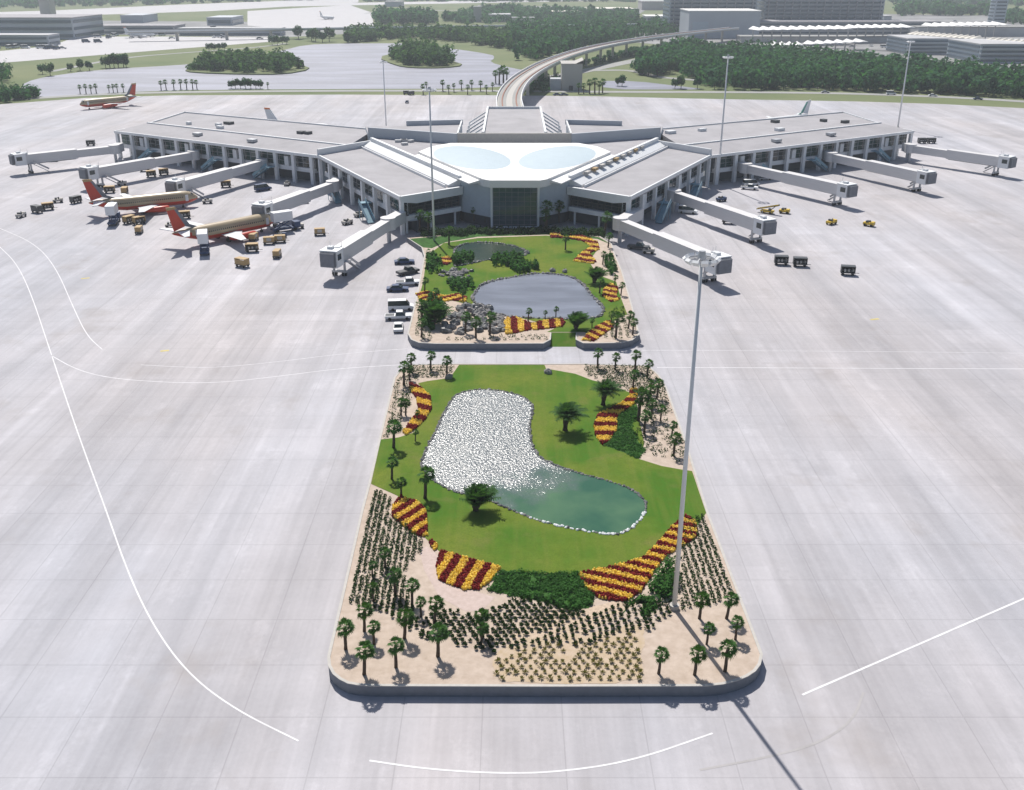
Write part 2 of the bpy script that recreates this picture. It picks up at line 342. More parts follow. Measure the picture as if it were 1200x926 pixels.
struct('taxiway', MB().poly(setz(PL([(-100, 17), (60, 12.5), (200, 6), (330, 1), (420, -2), (420, 3), (300, 10), (250, 13), (100, 18), (-100, 27)]), .06)), M['pale'])
struct('runway', MB().poly(setz(PL([(330, 5), (760, -3), (760, 0), (430, 6), (330, 8)]), .08)), M['pale'])
ribbon('road', [(430, 16), (475, 8), (520, 14), (580, 10)], 14, .07, M['road'])
ribbon('road', [(640, 92), (682, 84), (715, 77), (745, 71), (790, 62), (830, 52)], 13, .10, M['road'])
ribbon('road', [(690, 83), (742, 82), (765, 90), (800, 93), (870, 98), (960, 103)], 8, .11, M['road'])
ribbon('road', [(900, 60), (960, 56), (1050, 60), (1200, 72), (1300, 80)], 16, .08, M['asphalt'])
ribbon('road', [(60, 84), (140, 68), (215, 62), (300, 56), (335, 51)], 6, .08, M['road'])
struct('service_yard', MB().poly(setz(PL([(-60, 55), (90, 40), (330, 44), (440, 38), (330, 26), (90, 24), (-60, 30)]), .04)), M['suburb'])
struct('terminal_forecourt', MB().poly(setz(PL([(745, 50), (880, 62), (1060, 72), (1300, 92), (1300, 20), (1000, 16), (745, 22)]), .04)), M['suburb'])
struct('street', MB().poly(setz(PL([(560, 22), (650, 26), (740, 22), (760, 10), (560, 6)]), .04)), M['suburb'])
lake1 = smooth_poly(PL([(24, 100), (40, 93), (67, 88), (120, 81.5), (200, 77), (240, 74), (300, 66), (332, 59), (358, 52.5), (400, 51), (450, 51), (495, 51), (507, 55), (530, 57), (577, 64), (580, 68), (573, 73), (600, 80), (625, 84), (600, 96), (580, 104), (400, 104.5), (300, 105), (200, 106), (110, 110), (45, 115), (28, 108)]), 1)
struct('lake', MB().poly(setz(lake1, .05)), M['lake'])
struct('lake', MB().poly(setz(smooth_poly(PL([(700, 95), (745, 95), (795, 101), (830, 105), (790, 105), (710, 105)]), 1), .05)), M['lake'])
isl1 = smooth_poly(PL([(215, 83), (225, 86), (283, 88), (333, 88), (366, 82), (353, 77), (330, 71), (290, 69), (240, 74)]), 1)
isl2 = smooth_poly(PL([(442, 68), (463, 77.5), (483, 80.5), (520, 80.5), (545, 77.5), (531, 73), (515, 63), (500, 60), (465, 63)]), 1)
for il in (isl1, isl2): struct('island', MB().prism([(p.x, p.y) for p in il], .02, .8), M['terrain'])

# markings
LINES = [[(-30, 262), (0, 290), (18, 307), (35, 340), (60, 415), (90, 505), (125, 600), (150, 672), (180, 735), (220, 790), (275, 832), (350, 869)],
         [(-30, 255), (0, 268), (40, 285), (65, 312), (90, 370), (103, 395), (120, 410)],
         [(60, 417), (90, 434), (130, 444), (200, 449), (260, 449), (330, 441), (400, 432), (470, 428)],
         [(165, 428), (220, 431), (260, 431), (330, 424), (400, 415), (478, 409)],
         [(433, 892), (500, 902), (580, 907), (650, 906), (740, 893), (835, 860)],
         [(940, 815), (1230, 689)], [(770, 431), (1000, 432), (1250, 433)], [(752, 411), (1000, 412), (1250, 415)]]
for i, ln in enumerate(LINES):
    struct('apron_line', MB().ribbon(smooth_line(PL(ln), 3), (.18, .17, .17, .13, .21, .25, .2, .12)[i], .064), M['paint'])
yp = mat('faded_yellow_paint', (.55, .46, .16), .8, .15, 1)
for x_, y_ in ((193, 412), (100, 327), (1025, 375)): struct('apron_mark', MB().ribbon([P(x_ - 5, y_), P(x_ + 5, y_ - 1)], .7, .063), yp)
tm = mat('tyre_mark', (.37, .355, .355), .85, .1, .4)
struct('tyre_mark', MB().ribbon(smooth_line(PL([(1012, 812), (1000, 845), (960, 872), (900, 888), (820, 903)])), .25, .060), tm)
lane = concrete('newer_concrete', 1.075)
for pts in ([(-95, 60), (-66, 60), (-66, 262), (-82, 262)], [(-57, 188), (-25, 188), (-25, 191.5), (-57, 191.5)], [(-57, 204), (-25, 204), (-25, 208), (-57, 208)]):
    struct('apron_lane', MB().poly(setz([Vector((*p, 0)) for p in pts], .056)), lane)
struct('apron_lane', MB().poly(setz(PL([(478, 406.5), (755, 406.5), (768, 428), (474, 428)]), .057)), concrete('service_lane', 1.08))

# ------------------------------------------------------------------ gardens
def garden(pts_top, walls):
    """raised planting bed: gravel fill and a low retaining wall with a light coping round it"""
    pts = [Vector((p[0], p[1], 0)) for p in pts_top]
    struct('gravel_bed', MB().prism([(p.x, p.y) for p in pts], .055, G0), M['gravel'])
    n = len(pts); cx = sum(p.x for p in pts) / n; cy = sum(p.y for p in pts) / n
    out = []
    for i in range(n):
        a, b, c = pts[i - 1], pts[i], pts[(i + 1) % n]
        d1, d2 = (b - a).normalized(), (c - b).normalized(); q = (d1 + d2).normalized(); out.append(Vector((q.y, -q.x, 0)))
    area = sum(pts[i].x * pts[(i + 1) % n].y - pts[(i + 1) % n].x * pts[i].y for i in range(n))
    sg = 1 if area > 0 else -1
    for label, idx in walls:
        c0 = pts[idx[0]]; t = thing('garden_wall', label, 'garden wall', (c0.x, c0.y, 0)); closed = len(idx) == n
        def ring(i0, i1, z0, z1):
            mb = MB(); vs = []; fs = []; m_ = len(idx)
            for i in idx:
                o = out[i] * sg
                for off, z in ((i1, z0), (i1, z1), (i0, z1), (i0, z0)): vs.append((pts[i].x + o.x * off, pts[i].y + o.y * off, z))
            for i in range(m_ if closed else m_ - 1):
                j = (i + 1) % m_
                for k in range(4): fs.append((4 * i + k, 4 * j + k, 4 * j + (k + 1) % 4, 4 * i + (k + 1) % 4))
            if not closed: fs += [(0, 1, 2, 3), (4 * m_ - 1, 4 * m_ - 2, 4 * m_ - 3, 4 * m_ - 4)]
            return mb.add(vs, fs)
        ring(.01, .22, .054, G0 - .02).build('wall_face', M['wall'], t, (c0.x, c0.y, 0))
        ring(-.05, .26, G0 - .02, G0 + .06).build('coping', M['cap'], t, (c0.x, c0.y, 0))
    return pts
def rnd(px, z=G0): return PL(px, z)
front_px = [(386.5, 770), (387.5, 780), (392.5, 789), (400, 795), (409, 799.5), (421, 801.5), (434.6, 802.4), (640, 803), (826, 802.5), (846, 800.5), (863, 796), (874, 791.5), (883, 785.5), (888.5, 778), (891, 767), (863, 693), (828, 601), (804, 523), (780, 455), (771, 440), (758.7, 429), (678, 427), (639, 427.3), (538, 427), (482, 428), (470, 434), (463.4, 443), (446, 515), (434, 567), (425.5, 599)]
front = garden(rnd(front_px), [('long grey retaining wall round the large front garden', list(range(len(front_px))))])
back_px = [(600, 270), (560, 272), (478, 279), (495, 290), (498, 300), (490, 345), (479, 391), (483, 398), (492, 401.5), (510, 402.5), (560, 402.5), (636, 402.3), (644, 398), (645, 390), (676, 390), (676, 398), (684, 402), (700, 402), (728, 401.5), (740, 398.5), (748, 392), (740, 360), (728, 318), (718, 294), (716, 286), (702, 277), (640, 270)]
garden(rnd(back_px), [('grey retaining wall round the left half of the pond garden', list(range(2, 14))), ('grey retaining wall round the right half of the pond garden', list(range(14, 26)))])
rp = rnd([(645.5, 389.5), (675.5, 389.5)], G0 + .03) + PL([(681, 406.5), (640, 406.5)], .06)
struct('lawn', MB().poly(rp), M['lawn'])
# lawns
lawn_front = [(538, 427.6), (638, 427.6), (640, 432), (674, 438), (693.7, 445.5), (715, 451), (737, 459.6), (745, 470), (755, 520), (748, 537.6), (775, 546), (800, 550.5), (811, 552), (827.5, 601), (800, 640), (740, 665), (678, 672), (630, 672), (586, 669), (519, 650), (499, 631), (480, 600), (466, 581), (434.8, 567), (446.5, 515), (466.7, 512.7), (485, 507), (505, 478), (498, 461), (490, 449), (501, 446.6), (527, 443)]
struct('lawn', MB().poly(rnd(lawn_front, G0 + .03)), M['lawn'])
struct('lawn', MB().poly(rnd([(500, 300), (520, 285), (560, 279), (640, 276), (690, 280), (700, 293), (690, 306), (700, 322), (722, 330), (728, 350), (735, 368), (716, 378), (690, 391), (684, 389), (641, 389), (652, 384), (640, 380), (560, 360), (530, 352), (490, 351), (496, 330)], G0 + .03)), M['lawn'])
struct('gravel_path', MB().poly(rnd([(520, 659), (508, 646), (500, 640), (492, 646), (497, 668), (515, 700), (545, 716), (565, 716), (580, 700), (560, 694), (530, 684)], G0 + .012)), mat('pink_gravel', (.43, .34, .30), .95, hue2=(.54, .44, .40), scale=1.5))
struct('gravel_path', MB().poly(rnd([(585, 770), (600, 745), (640, 715), (690, 712), (740, 700), (750, 706), (720, 722), (690, 740), (640, 760), (615, 790), (585, 795)], G0 + .016)), mat('ochre_gravel', (.49, .385, .29), .95, .25, 3))
struct('gravel_path', MB().poly([Vector((p.x + random.uniform(-.22, .22), p.y + random.uniform(-.22, .22), p.z)) for p in smooth_poly(rnd([(577, 796), (580, 782), (579, 768), (600, 752), (625, 747), (650, 745), (700, 742), (730, 735), (748, 730), (757, 742), (752, 765), (756, 785), (752, 797), (700, 801), (620, 801)], G0 + .02), 2)]), mat('straw_gravel', (.42, .325, .21), .95, hue2=(.50, .40, .31), scale=1.3))
# ponds
pondA = smooth_poly(rnd([(493.5, 548), (494, 541), (500, 525), (510, 508), (520, 485), (529.5, 467), (540, 460), (564, 456), (586, 458), (612, 464), (624, 474), (625.5, 480), (621.6, 493), (620.5, 508), (624, 522), (630, 534), (642, 542), (674, 554), (724, 567), (745.7, 577), (755, 586), (758, 595), (753.6, 606), (740, 620), (722.7, 628), (686, 623), (638, 613), (599, 598), (570.7, 585), (540, 579), (510, 567)]), 2)
pB = [(552, 352), (557, 342), (565, 333), (585, 327.5), (600, 325.5), (625, 320.5), (650, 321), (672, 325), (685, 335), (692, 345), (705, 357), (708, 366), (700, 373), (680, 374), (650, 374), (620, 373), (590, 371), (565, 362)]
pondB = smooth_poly(rnd(pB), 2)
pondC = smooth_poly(rnd([(531, 296), (536, 289), (548, 285), (575, 284), (600, 288), (616, 293), (618, 299), (600, 303), (580, 304), (565, 306), (545, 311), (530, 313), (540, 305)]), 2)
calmA = ((P(560, 520).x, P(560, 520).y), (P(690, 575).x, P(690, 575).y))
a_, b_ = P(580, 540), P(672, 585); calmA = ((a_.x, a_.y), (b_.x, b_.y))
struct('pond', MB().poly(setz(pondA, G0 + .06)), water('pond_water', (.026, .095, .055), .17, 3.0, calm=calmA, rough=.235, ior=1.55))
struct('pond', MB().poly(setz(pondB, G0 + .06)), water('ruffled_water', (.13, .14, .17), .05, 1.3, rough=.22, stretch=(.5, 1.5, 1)))
struct('pond', MB().poly(setz(pondC, G0 + .06)), water('dark_green_water', (.02, .045, .035), .04, 1.2, rough=.12))  # dark green base colour for the upper pond
ROCKS = []
for s_ in range(6):
    bm_v = []; r_ = random.Random(s_); nlat, nlon = 5, 8; vs = []; fs = []
    for i in range(nlat + 1):
        for j in range(nlon):
            a, b = PI * i / nlat, 2 * PI * j / nlon; rr = .8 + .4 * r_.random()
            vs.append((rr * math.sin(a) * math.cos(b), rr * .8 * math.sin(a) * math.sin(b), rr * .7 * math.cos(a)))
    for i in range(nlat):
        for j in range(nlon): fs.append((i * nlon + j, (i + 1) * nlon + j, (i + 1) * nlon + (j + 1) % nlon, i * nlon + (j + 1) % nlon))
    ROCKS.append((vs, fs))
def add_rock(mb, c, r, k=None, mi=0):
    vs, fs = ROCKS[random.randrange(6) if k is None else k]; q = random.random() * 6.28; cs, sn = math.cos(q), math.sin(q)
    mb.add([(c[0] + r * (x * cs - y * sn), c[1] + r * (x * sn + y * cs), c[2] + r * z) for x, y, z in vs], fs, mi)
def edging(pts, step, r0, r1, pale, near=0):
    mb = MB(); acc = 0
    for i in range(len(pts)):
        a, b = pts[i], pts[(i + 1) % len(pts)]; L = (b - a).length; k = 0
        while acc < L:
            p = a.lerp(b, acc / L); add_rock(mb, (p.x + random.uniform(-.12, .12), p.y + random.uniform(-.12, .12), G0 + .05), random.uniform(r0, r1), mi=2 if near and p.y < near and random.random() < .8 else (1 if random.random() < pale else 0))
            acc += step * random.uniform(.7, 1.3)
        acc -= L
    return mb
for pts, a in ((pondA, (.38, .16, .30, .35, P(600, 600, G0).y)), (pondB, (.8, .3, .6, .5)), (pondC, (.8, .3, .6, .3))):
    struct('rock_edging', edging(pts, *a), [M['wetrock'], M['rock'], M['white']], 'stuff')

# flower beds: clumps of blossom in stripes
def flower_bed(px, d_px, width, label, z=G0 + .03, first=0, step=.21, group='striped red and yellow flower beds'):
    poly = [P(x, y, z) for x, y in px]; (x0, y0), (dx, dy) = px[0], d_px
    cxp = sum(p[0] for p in px) / len(px); cyp = sum(p[1] for p in px) / len(px)
    a = P(cxp, cyp, z); b = P(cxp + dx, cyp + dy, z); d = (b - a); d.z = 0; d.normalize(); nrm = Vector((-d.y, d.x, 0))
    t = thing('flower_bed', label, 'flower bed', a, 0, group)
    MB().prism([(p.x, p.y) for p in poly], G0 - .02, z + .02).build('soil', M['soil'], t, a)
    rows = {}
    xs = [p.x for p in poly]; ys = [p.y for p in poly]; y = min(ys)
    while y < max(ys):
        x = min(xs)
        while x < max(xs):
            p = Vector((x + random.uniform(-.08, .08), y + random.uniform(-.08, .08), z))
            if inside(p, poly):
                q = (p - a); s_ = q.dot(nrm) + random.uniform(-.05, .05) + .07 * math.sin(q.dot(d) * .9); rows.setdefault(math.floor(s_ / width), []).append(p)
            x += step
        y += step
    pieces = []
    for k, ps in rows.items():                      # a stripe cut in two by the outline is two rows
        left = list(ps)
        while left:
            grp = [left.pop()]; todo = grp[:]
            while todo:
                q = todo.pop(); near_ = [p for p in left if (p - q).length < 2.2 * step]
                for p in near_: left.remove(p)
                grp += near_; todo += near_
            if len(grp) > 2: pieces.append((k, grp))
    for k, ps in pieces:
        mb = MB(); isred = (k + first) % 2 == 0
        for p in ps:
            r = random.uniform(.13, .21) * step / .21; hh = random.uniform(.22, .40); q = random.random() * 6.28
            ring_ = [(p.x + r * math.cos(q + j * 1.2566), p.y + r * math.sin(q + j * 1.2566), z + .05) for j in range(5)]
            top = [(p.x + r * .6 * math.cos(q + .5 + j * 1.2566), p.y + r * .6 * math.sin(q + .5 + j * 1.2566), z + hh * random.uniform(.8, 1.2)) for j in range(5)]
            mb.add(ring_ + top + [(p.x, p.y, z + hh * 1.15)], [(j, (j + 1) % 5, 5 + (j + 1) % 5, 5 + j) for j in range(5)] + [(5 + j, 5 + (j + 1) % 5, 10) for j in range(5)])
        o = mb.build('flower_row', M['redfl'] if isred else M['yelfl'], t, a)
        o['label'] = 'row of dark red flowers' if isred else 'row of yellow flowers'
B1 = zm([(460, 225), (520, 250), (575, 300), (580, 370), (550, 420), (500, 470), (440, 510), (425, 490), (470, 430), (510, 380), (500, 310), (465, 265)], 4.615, 380, 400)
flower_bed(B1, (40, 9), 1.75, 'crescent striped flower bed beside the glittering pond, at the left garden edge', z=G0 + .04)
B2 = zm([(545, 262), (585, 262), (585, 330), (530, 370), (478, 400), (474, 480), (435, 540), (395, 562), (360, 510), (350, 460), (370, 400), (430, 370), (500, 335), (545, 295)], 4.615, 620, 400)
flower_bed(B2, (40, 1), 1.6, 'S shaped striped flower bed between two feathery palms and the right gravel bed', z=G0 + .04, first=1)
B3 = zm([(355, 42), (440, 72), (462, 110), (466, 205), (445, 212), (400, 192), (320, 130), (322, 75)], 3.563, 370, 570)
flower_bed(B3, (60, -42), .95, 'leaf shaped bed of diagonal stripes beside the rows of shrubs', z=G0 + .04)
flower_bed(zm([(470, 232), (485, 228), (508, 248), (505, 268), (490, 265)], 3.563, 370, 570), (60, -42), .9, 'tiny red flower patch between two larger striped beds', z=G0 + .04)
B4 = zm([(528, 268), (610, 296), (690, 318), (775, 340), (735, 392), (680, 432), (620, 432), (570, 415), (512, 390), (503, 345), (510, 295)], 3.563, 370, 570)
flower_bed(B4, (50, -88), .98, 'fan shaped flower bed of steep stripes above the pink gravel', z=G0 + .04, first=1)
B5 = zm([(170, 365), (240, 350), (310, 338), (380, 318), (440, 298), (490, 252), (560, 168), (618, 125), (650, 140), (665, 165), (665, 210), (620, 242), (570, 270), (530, 300), (495, 345), (470, 385), (430, 442), (370, 480), (270, 475), (215, 440), (180, 395)], 3.561, 630, 570)
flower_bed(B5, (100, 22), .92, 'largest striped flower bed, a long wedge running up past the nearest light mast', z=G0 + .04)
flower_bed(zm([(490, 455), (540, 448), (600, 475), (620, 485), (610, 505), (540, 522), (495, 528), (478, 500)], 4, 470, 260), (3, 20), 1.3, 'striped flower bed by the rocks on the near shore of the back pond', first=1, step=.33)
flower_bed(zm([(610, 478), (650, 470), (700, 462), (755, 455), (768, 475), (755, 492), (680, 502), (620, 508)], 4, 470, 260), (5, 18), 1.2, 'thin striped flower strip under three palms on the back pond shore', step=.33)
flower_bed(zm([(965, 465), (1000, 475), (990, 500), (930, 540), (905, 560), (850, 555), (870, 525), (920, 490)], 4, 470, 260), (20, 8), 1.2, 'striped flower bed at the right front corner of the pond garden', step=.33)
flower_bed(zm([(985, 290), (1015, 310), (1010, 345), (1025, 365), (985, 378), (945, 350), (950, 315)], 4, 470, 260), (20, 3), 1.6, 'small striped flower bed halfway along the right side of the pond garden', step=.36)
flower_bed(zm([(695, 55), (760, 55), (860, 70), (920, 95), (930, 130), (880, 150), (915, 185), (900, 198), (810, 185), (840, 150), (890, 115), (850, 90), (770, 78), (700, 75)], 4, 470, 260), (20, 3), 2.0, 'curling striped flower border in front of the terminal', step=.45)
flower_bed(zm([(70, 340), (110, 325), (200, 350), (270, 338), (310, 355), (305, 378), (240, 368), (170, 378), (100, 372)], 4, 470, 260), (30, -8), 1.3, 'orange and red flower strip left of the waterfall rocks', step=.36, first=1)
flower_bed(zm([(185, 170), (230, 162), (245, 185), (215, 205), (185, 195)], 4, 470, 260), (20, 2), 1.6, 'small flower patch at the left head of the back pond', step=.4)

# ground cover and hedges
def cover(px, dens, h_, size, m='cover', name='ground_cover', label=None, cat=None):
    poly = [P(x, y, G0) for x, y in px]; xs = [p.x for p in poly]; ys = [p.y for p in poly]; c = []; r = []
    A = (max(xs) - min(xs)) * (max(ys) - min(ys)); k = int(A * dens)
    for _ in range(k):
        p = (random.uniform(min(xs), max(xs)), random.uniform(min(ys), max(ys)))
        if inside(p, poly): c.append((*p, G0 + h_ * .35)); r.append((.45, .45, h_ * random.uniform(.5, 1)))
    if not label: struct('ground_cover_bed', MB().prism([(p.x, p.y) for p in poly], G0 - .05, G0 + .045), M['coverbase'])
    o = leaf_cloud(name, c, r, 26, size, M[m], flat=.8)
    if label: tag(o, label, cat)
    else: tag(o, kind='stuff')
cover([(587, 669), (640, 673), (678, 672), (697, 700), (690, 713), (665, 715), (640, 706), (600, 698), (572, 692)], 7, .4, .2)
cover(zm([(585, 345), (592, 400), (562, 440), (552, 470), (600, 560), (632, 590), (590, 632), (480, 590), (410, 565), (470, 500), (482, 400)], 4.615, 620, 400), 6, .3, .2)
cover(zm([(430, 450), (340, 550), (390, 482), (480, 455), (505, 505), (445, 545)], 3.561, 630, 570), 5, .3, .2)
cover(zm([(480, 400), (540, 330), (590, 370), (562, 490), (500, 500), (470, 450)], 3.561, 630, 570), 4, 1.5, .3, name='shrub', label='dense dark green shrub beside the foot of the nearest light mast', cat='shrub')
for px, lb in (([(240, 168), (270, 158), (335, 160), (345, 185), (300, 205), (250, 205)], 'clipped hedge left of the upper back pond'), ([(425, 175), (470, 155), (560, 162), (580, 190), (520, 208), (440, 210)], 'clipped hedge on the spit between the two back ponds'),
               ([(515, 210), (560, 195), (640, 200), (645, 228), (580, 240), (520, 240)], 'clipped hedge on the far shore of the back pond'), ([(220, 285), (260, 275), (340, 285), (345, 310), (290, 335), (230, 315)], 'round shrub by the waterfall rocks'), ([(112, 165), (150, 160), (190, 195), (180, 240), (130, 245), (112, 210)], 'tall dark shrub at the left edge of the pond garden'), ([(950, 170), (985, 165), (1010, 230), (1000, 250), (965, 245)], 'dark shrub clump on the right edge of the pond garden'), ([(100, 400), (140, 360), (200, 380), (205, 450), (150, 510), (105, 480)], 'leafy shrub mass among the rows at the left corner of the pond garden')):
    cover(zm(px, 4, 470, 260), 1.2, 1.6, .5, name='shrub', label=lb, cat='shrub')
struct('dark_planting_base', MB().poly(rnd([(479, 280), (496, 290), (506, 291), (522, 284), (560, 277.5), (640, 275), (700, 280), (716, 286.5), (702, 278), (640, 271), (560, 273)], G0 + .02)), M['coverbase'])  # dark green under the planting, its colour also deepens the terminal's shade
bed_c = []; bed_r = []
for i in range(330):
    x = random.uniform(-24, 24); y = random.uniform(253, 258) if abs(x) < 12 else random.uniform(251, 257)
    bed_c.append((x, y, G0 + .3)); bed_r.append((.9, .9, random.uniform(.5, 1.3)))
tag(leaf_cloud('undergrowth', bed_c, bed_r, 26, .5, M['shrub']), kind='stuff')

# rows of low shrubs
def make_small(name, label, cat, m, spiky):
    mb = MB(); r_ = random.Random(3)
    for k in range(30):
        a = r_.random() * 6.28; el = r_.uniform(.25, 1.4); L = r_.uniform(.28, .48); d = Vector((math.cos(a) * math.cos(el), math.sin(a) * math.cos(el), math.sin(el)))
        sd_ = Vector((-math.sin(a), math.cos(a), 0)) * (.05 if spiky else .10); b0 = d * (L * .15); e = d * L
        mid = d * (L * .6) + Vector((0, 0, .03)); mb.add([b0, mid + sd_, e, mid - sd_], [(0, 1, 2, 3)])
    o = mb.build(name, m); return tag(o, label, cat)
def grid_in(px, along_px, sp_a, sp_b, jit=.12):
    poly = [P(x, y, G0) for x, y in px]; cx = sum(p.x for p in poly) / len(poly); cy = sum(p.y for p in poly) / len(poly)
    a = P(*along_px[0], G0); b = P(*along_px[1], G0); d = (b - a); d.z = 0; d.normalize(); n_ = Vector((-d.y, d.x, 0)); out = []
    for i in range(-80, 81):
        for j in range(-80, 81):
            p = Vector((cx, cy, G0)) + d * (i * sp_a + (.5 * sp_a if j % 2 else 0)) + n_ * (j * sp_b)
            p.x += random.uniform(-jit, jit); p.y += random.uniform(-jit, jit)
            if inside(p, poly) and random.random() > .04: out.append(p)
    return out
R1 = grid_in([(437, 572), (460, 585), (459, 603), (480, 620), (499, 637), (488, 655), (472, 672), (480, 705), (505, 745), (500, 752), (455, 722), (406, 706)], ((406, 706), (437, 572)), .62, .68, .07)
R2 = grid_in([(494, 726), (512, 714), (560, 722), (582, 712), (600, 702), (640, 700), (690, 716), (660, 735), (600, 750), (578, 766), (530, 757)], ((540, 757), (512, 714)), .68, .72, .08)
R4 = grid_in([(800, 610), (824, 604), (862, 700), (846, 706), (800, 716), (790, 700), (798, 660)], ((862, 700), (826, 605)), .75, .72, .08)
R6 = grid_in([(585, 765), (600, 752), (652, 740), (700, 718), (745, 705), (786, 706), (792, 716), (760, 740), (740, 742), (690, 756), (640, 757)], ((652, 765), (780, 710)), .82, .8)
R5 = grid_in(zm([(600, 420), (660, 400), (760, 420), (845, 560), (830, 670), (650, 620), (560, 480)], 4.615, 620, 400), ((750, 560), (790, 540)), 1.2, 1.3, .4)
R7 = grid_in([(682, 429), (757, 430), (776, 452), (786, 485), (760, 492), (745, 462), (715, 449), (690, 441)], ((690, 430), (770, 430)), .75, 1.0, .2)
R8 = grid_in([(484, 429), (536, 429), (524, 441), (500, 444), (480, 446), (466, 445)], ((490, 430), (536, 430)), .8, 1.1, .2)
R9 = grid_in([(464, 447), (480, 449), (484, 470), (470, 490), (466, 508), (449, 513)], ((450, 513), (464, 447)), 1.0, 1.1, .3)
R10 = grid_in([(483, 392), (491, 352), (512, 356), (510, 398), (495, 400)], ((485, 392), (492, 352)), 1.3, 1.3, .2)
R11 = grid_in([(700, 399), (712, 388), (722, 360), (735, 362), (745, 392), (735, 398)], ((735, 398), (722, 340)), 1.3, 1.4, .2)
R12 = grid_in([(518, 398), (634, 391), (642, 398), (600, 401), (520, 401)], ((520, 399), (630, 399)), 1.3, 1.6, .2)
TF = grid_in([(581, 768), (640, 757), (690, 756), (748, 740), (752, 800), (581, 800)], ((581, 790), (745, 790)), .95, .85, .12)
lowshrub = sorted(R1 + R2 + R4 + R6, key=lambda p: p.length); near, rest = lowshrub[:300], lowshrub[300:] + R5 + R7 + R8 + R9 + R10 + R11 + R12
nd = len(lowshrub) - 300
g_l = 'low round green shrub planted in rows in the front garden gravel'
sh = make_small('low_shrub', g_l, 'shrub', M['shrub'], False); sh['group'] = 'low shrubs planted in rows'
for i, p in enumerate(near):
    o = sh if i == 0 else sh.copy()
    if i: COL.objects.link(o)
    o.location = p; o.rotation_euler = (0, 0, random.random() * 6.28); o.scale = (random.uniform(.75, 1.1),) * 2 + (random.uniform(.9, 1.5),)
tag(leaf_cloud('shrub_rows', [(p.x, p.y, p.z + .22) for p in rest], [(.27, .27, .30) if q < nd else (.42, .42, .4) for q in range(len(rest))], 22, .2, M['shrub'], flat=.5), kind='stuff')
tf = make_small('grass_tuft', 'dry yellowish grass tuft planted in rows on ochre gravel at the front wall', 'grass tuft', M['tuft'], True); tf['group'] = 'dry grass tufts in rows'
for i, p in enumerate(TF):
    o = tf if i == 0 else tf.copy()
    if i: COL.objects.link(o)
    o.location = p; o.rotation_euler = (0, 0, random.random() * 6.28); o.scale = (random.uniform(.85, 1.25),) * 3

# waterfall boulders
for i in range(120):
    x, y = random.choice([(random.uniform(520, 585), random.uniform(368, 391)), (random.uniform(520, 590), random.uniform(366, 390)), (random.uniform(530, 575), random.uniform(360, 372)), (random.uniform(512, 560), random.uniform(318, 332)), (random.uniform(520, 548), random.uniform(368, 392)), (random.uniform(545, 590), random.uniform(372, 390))])
    mb = MB(); r = random.uniform(.5, 1.15); add_rock(mb, (0, 0, 0), r, i % 6); p = P(x, y, G0)
    o = mb.build('boulder', M['rock'] if random.random() < .65 else M['wetrock']); o.location = (p.x, p.y, G0 + r * .25)
    tag(o, 'grey boulder of the waterfall rockery left of the back pond', 'boulder', 'waterfall boulders')
for x, y, lb in ((643, 436, 'pale boulder at the notch in the top edge of the front lawn'), (648, 317, 'pale boulder on the far shore of the back pond'), (662, 318, 'second pale boulder right of the one on the far pond shore'), (618, 296, 'grey boulder at the right end of the upper back pond'), (526, 442, 'flat white rock among shrubs at the front garden top left')):
    mb = MB(); add_rock(mb, (0, 0, 0), .8, 2); o = mb.build('boulder', M['rock']); o.location = P(x, y, G0 + .25); tag(o, lb, 'boulder')

# ------------------------------------------------------------------ palms
def fan_palm(seed, m):
    r_ = random.Random(seed); t = thing('fan_palm', '', 'palm tree')
    MB().tube([(0, 0, -.1), (.03, .02, .8), (.02, .05, 1.8), (.08, .05, 2.9)], [.22, .19, .17, .2], 8).build('trunk', M['trunk'], t, smooth=True)
    mb = MB(); top = Vector((.08, .05, 2.95))
    for k in range(30):
        a = k * 2.39996 + r_.uniform(-.2, .2); el = 1.25 - 2.0 * (k / 30) + r_.uniform(-.15, .15); L = r_.uniform(.5, .68)
        d = Vector((math.cos(a) * math.cos(el), math.sin(a) * math.cos(el), math.sin(el))); d = (d + Vector((.28, 0, -.05))).normalized()
        b_ = top + d * L; side = d.cross(Vector((0, 0, 1)));
        if side.length < .1: side = Vector((1, 0, 0))
        side.normalize(); up = side.cross(d)
        mb.add([top - side * .02, top + side * .02, b_ + side * .02, b_ - side * .02], [(0, 1, 2, 3)])
        for j in range(7):
            q = (j - 3) * .38; fd = d * math.cos(q) + side * math.sin(q); fl = .66 * (1 - .06 * abs(j - 3)) * r_.uniform(.85, 1.1)
            w2 = (side * math.cos(q) - d * math.sin(q)) * .07; tip = b_ + fd * fl + Vector((0, 0, -.24 * fl)); mid = b_ + fd * fl * .55 + up * .03
            mb.add([b_, mid + w2, tip, mid - w2], [(0, 1, 2, 3)])
    mb.build('crown', m, t); mb = MB()
    for k in range(10):
        a = k * .63; e = top + Vector((math.cos(a) * .3, math.sin(a) * .3, -.75)); s_ = Vector((-math.sin(a), math.cos(a), 0)) * .1
        mb.add([top, e + s_, e - s_], [(0, 1, 2)])
    mb.build('dead_frond_skirt', M['trunk'], t); return Proto(t)
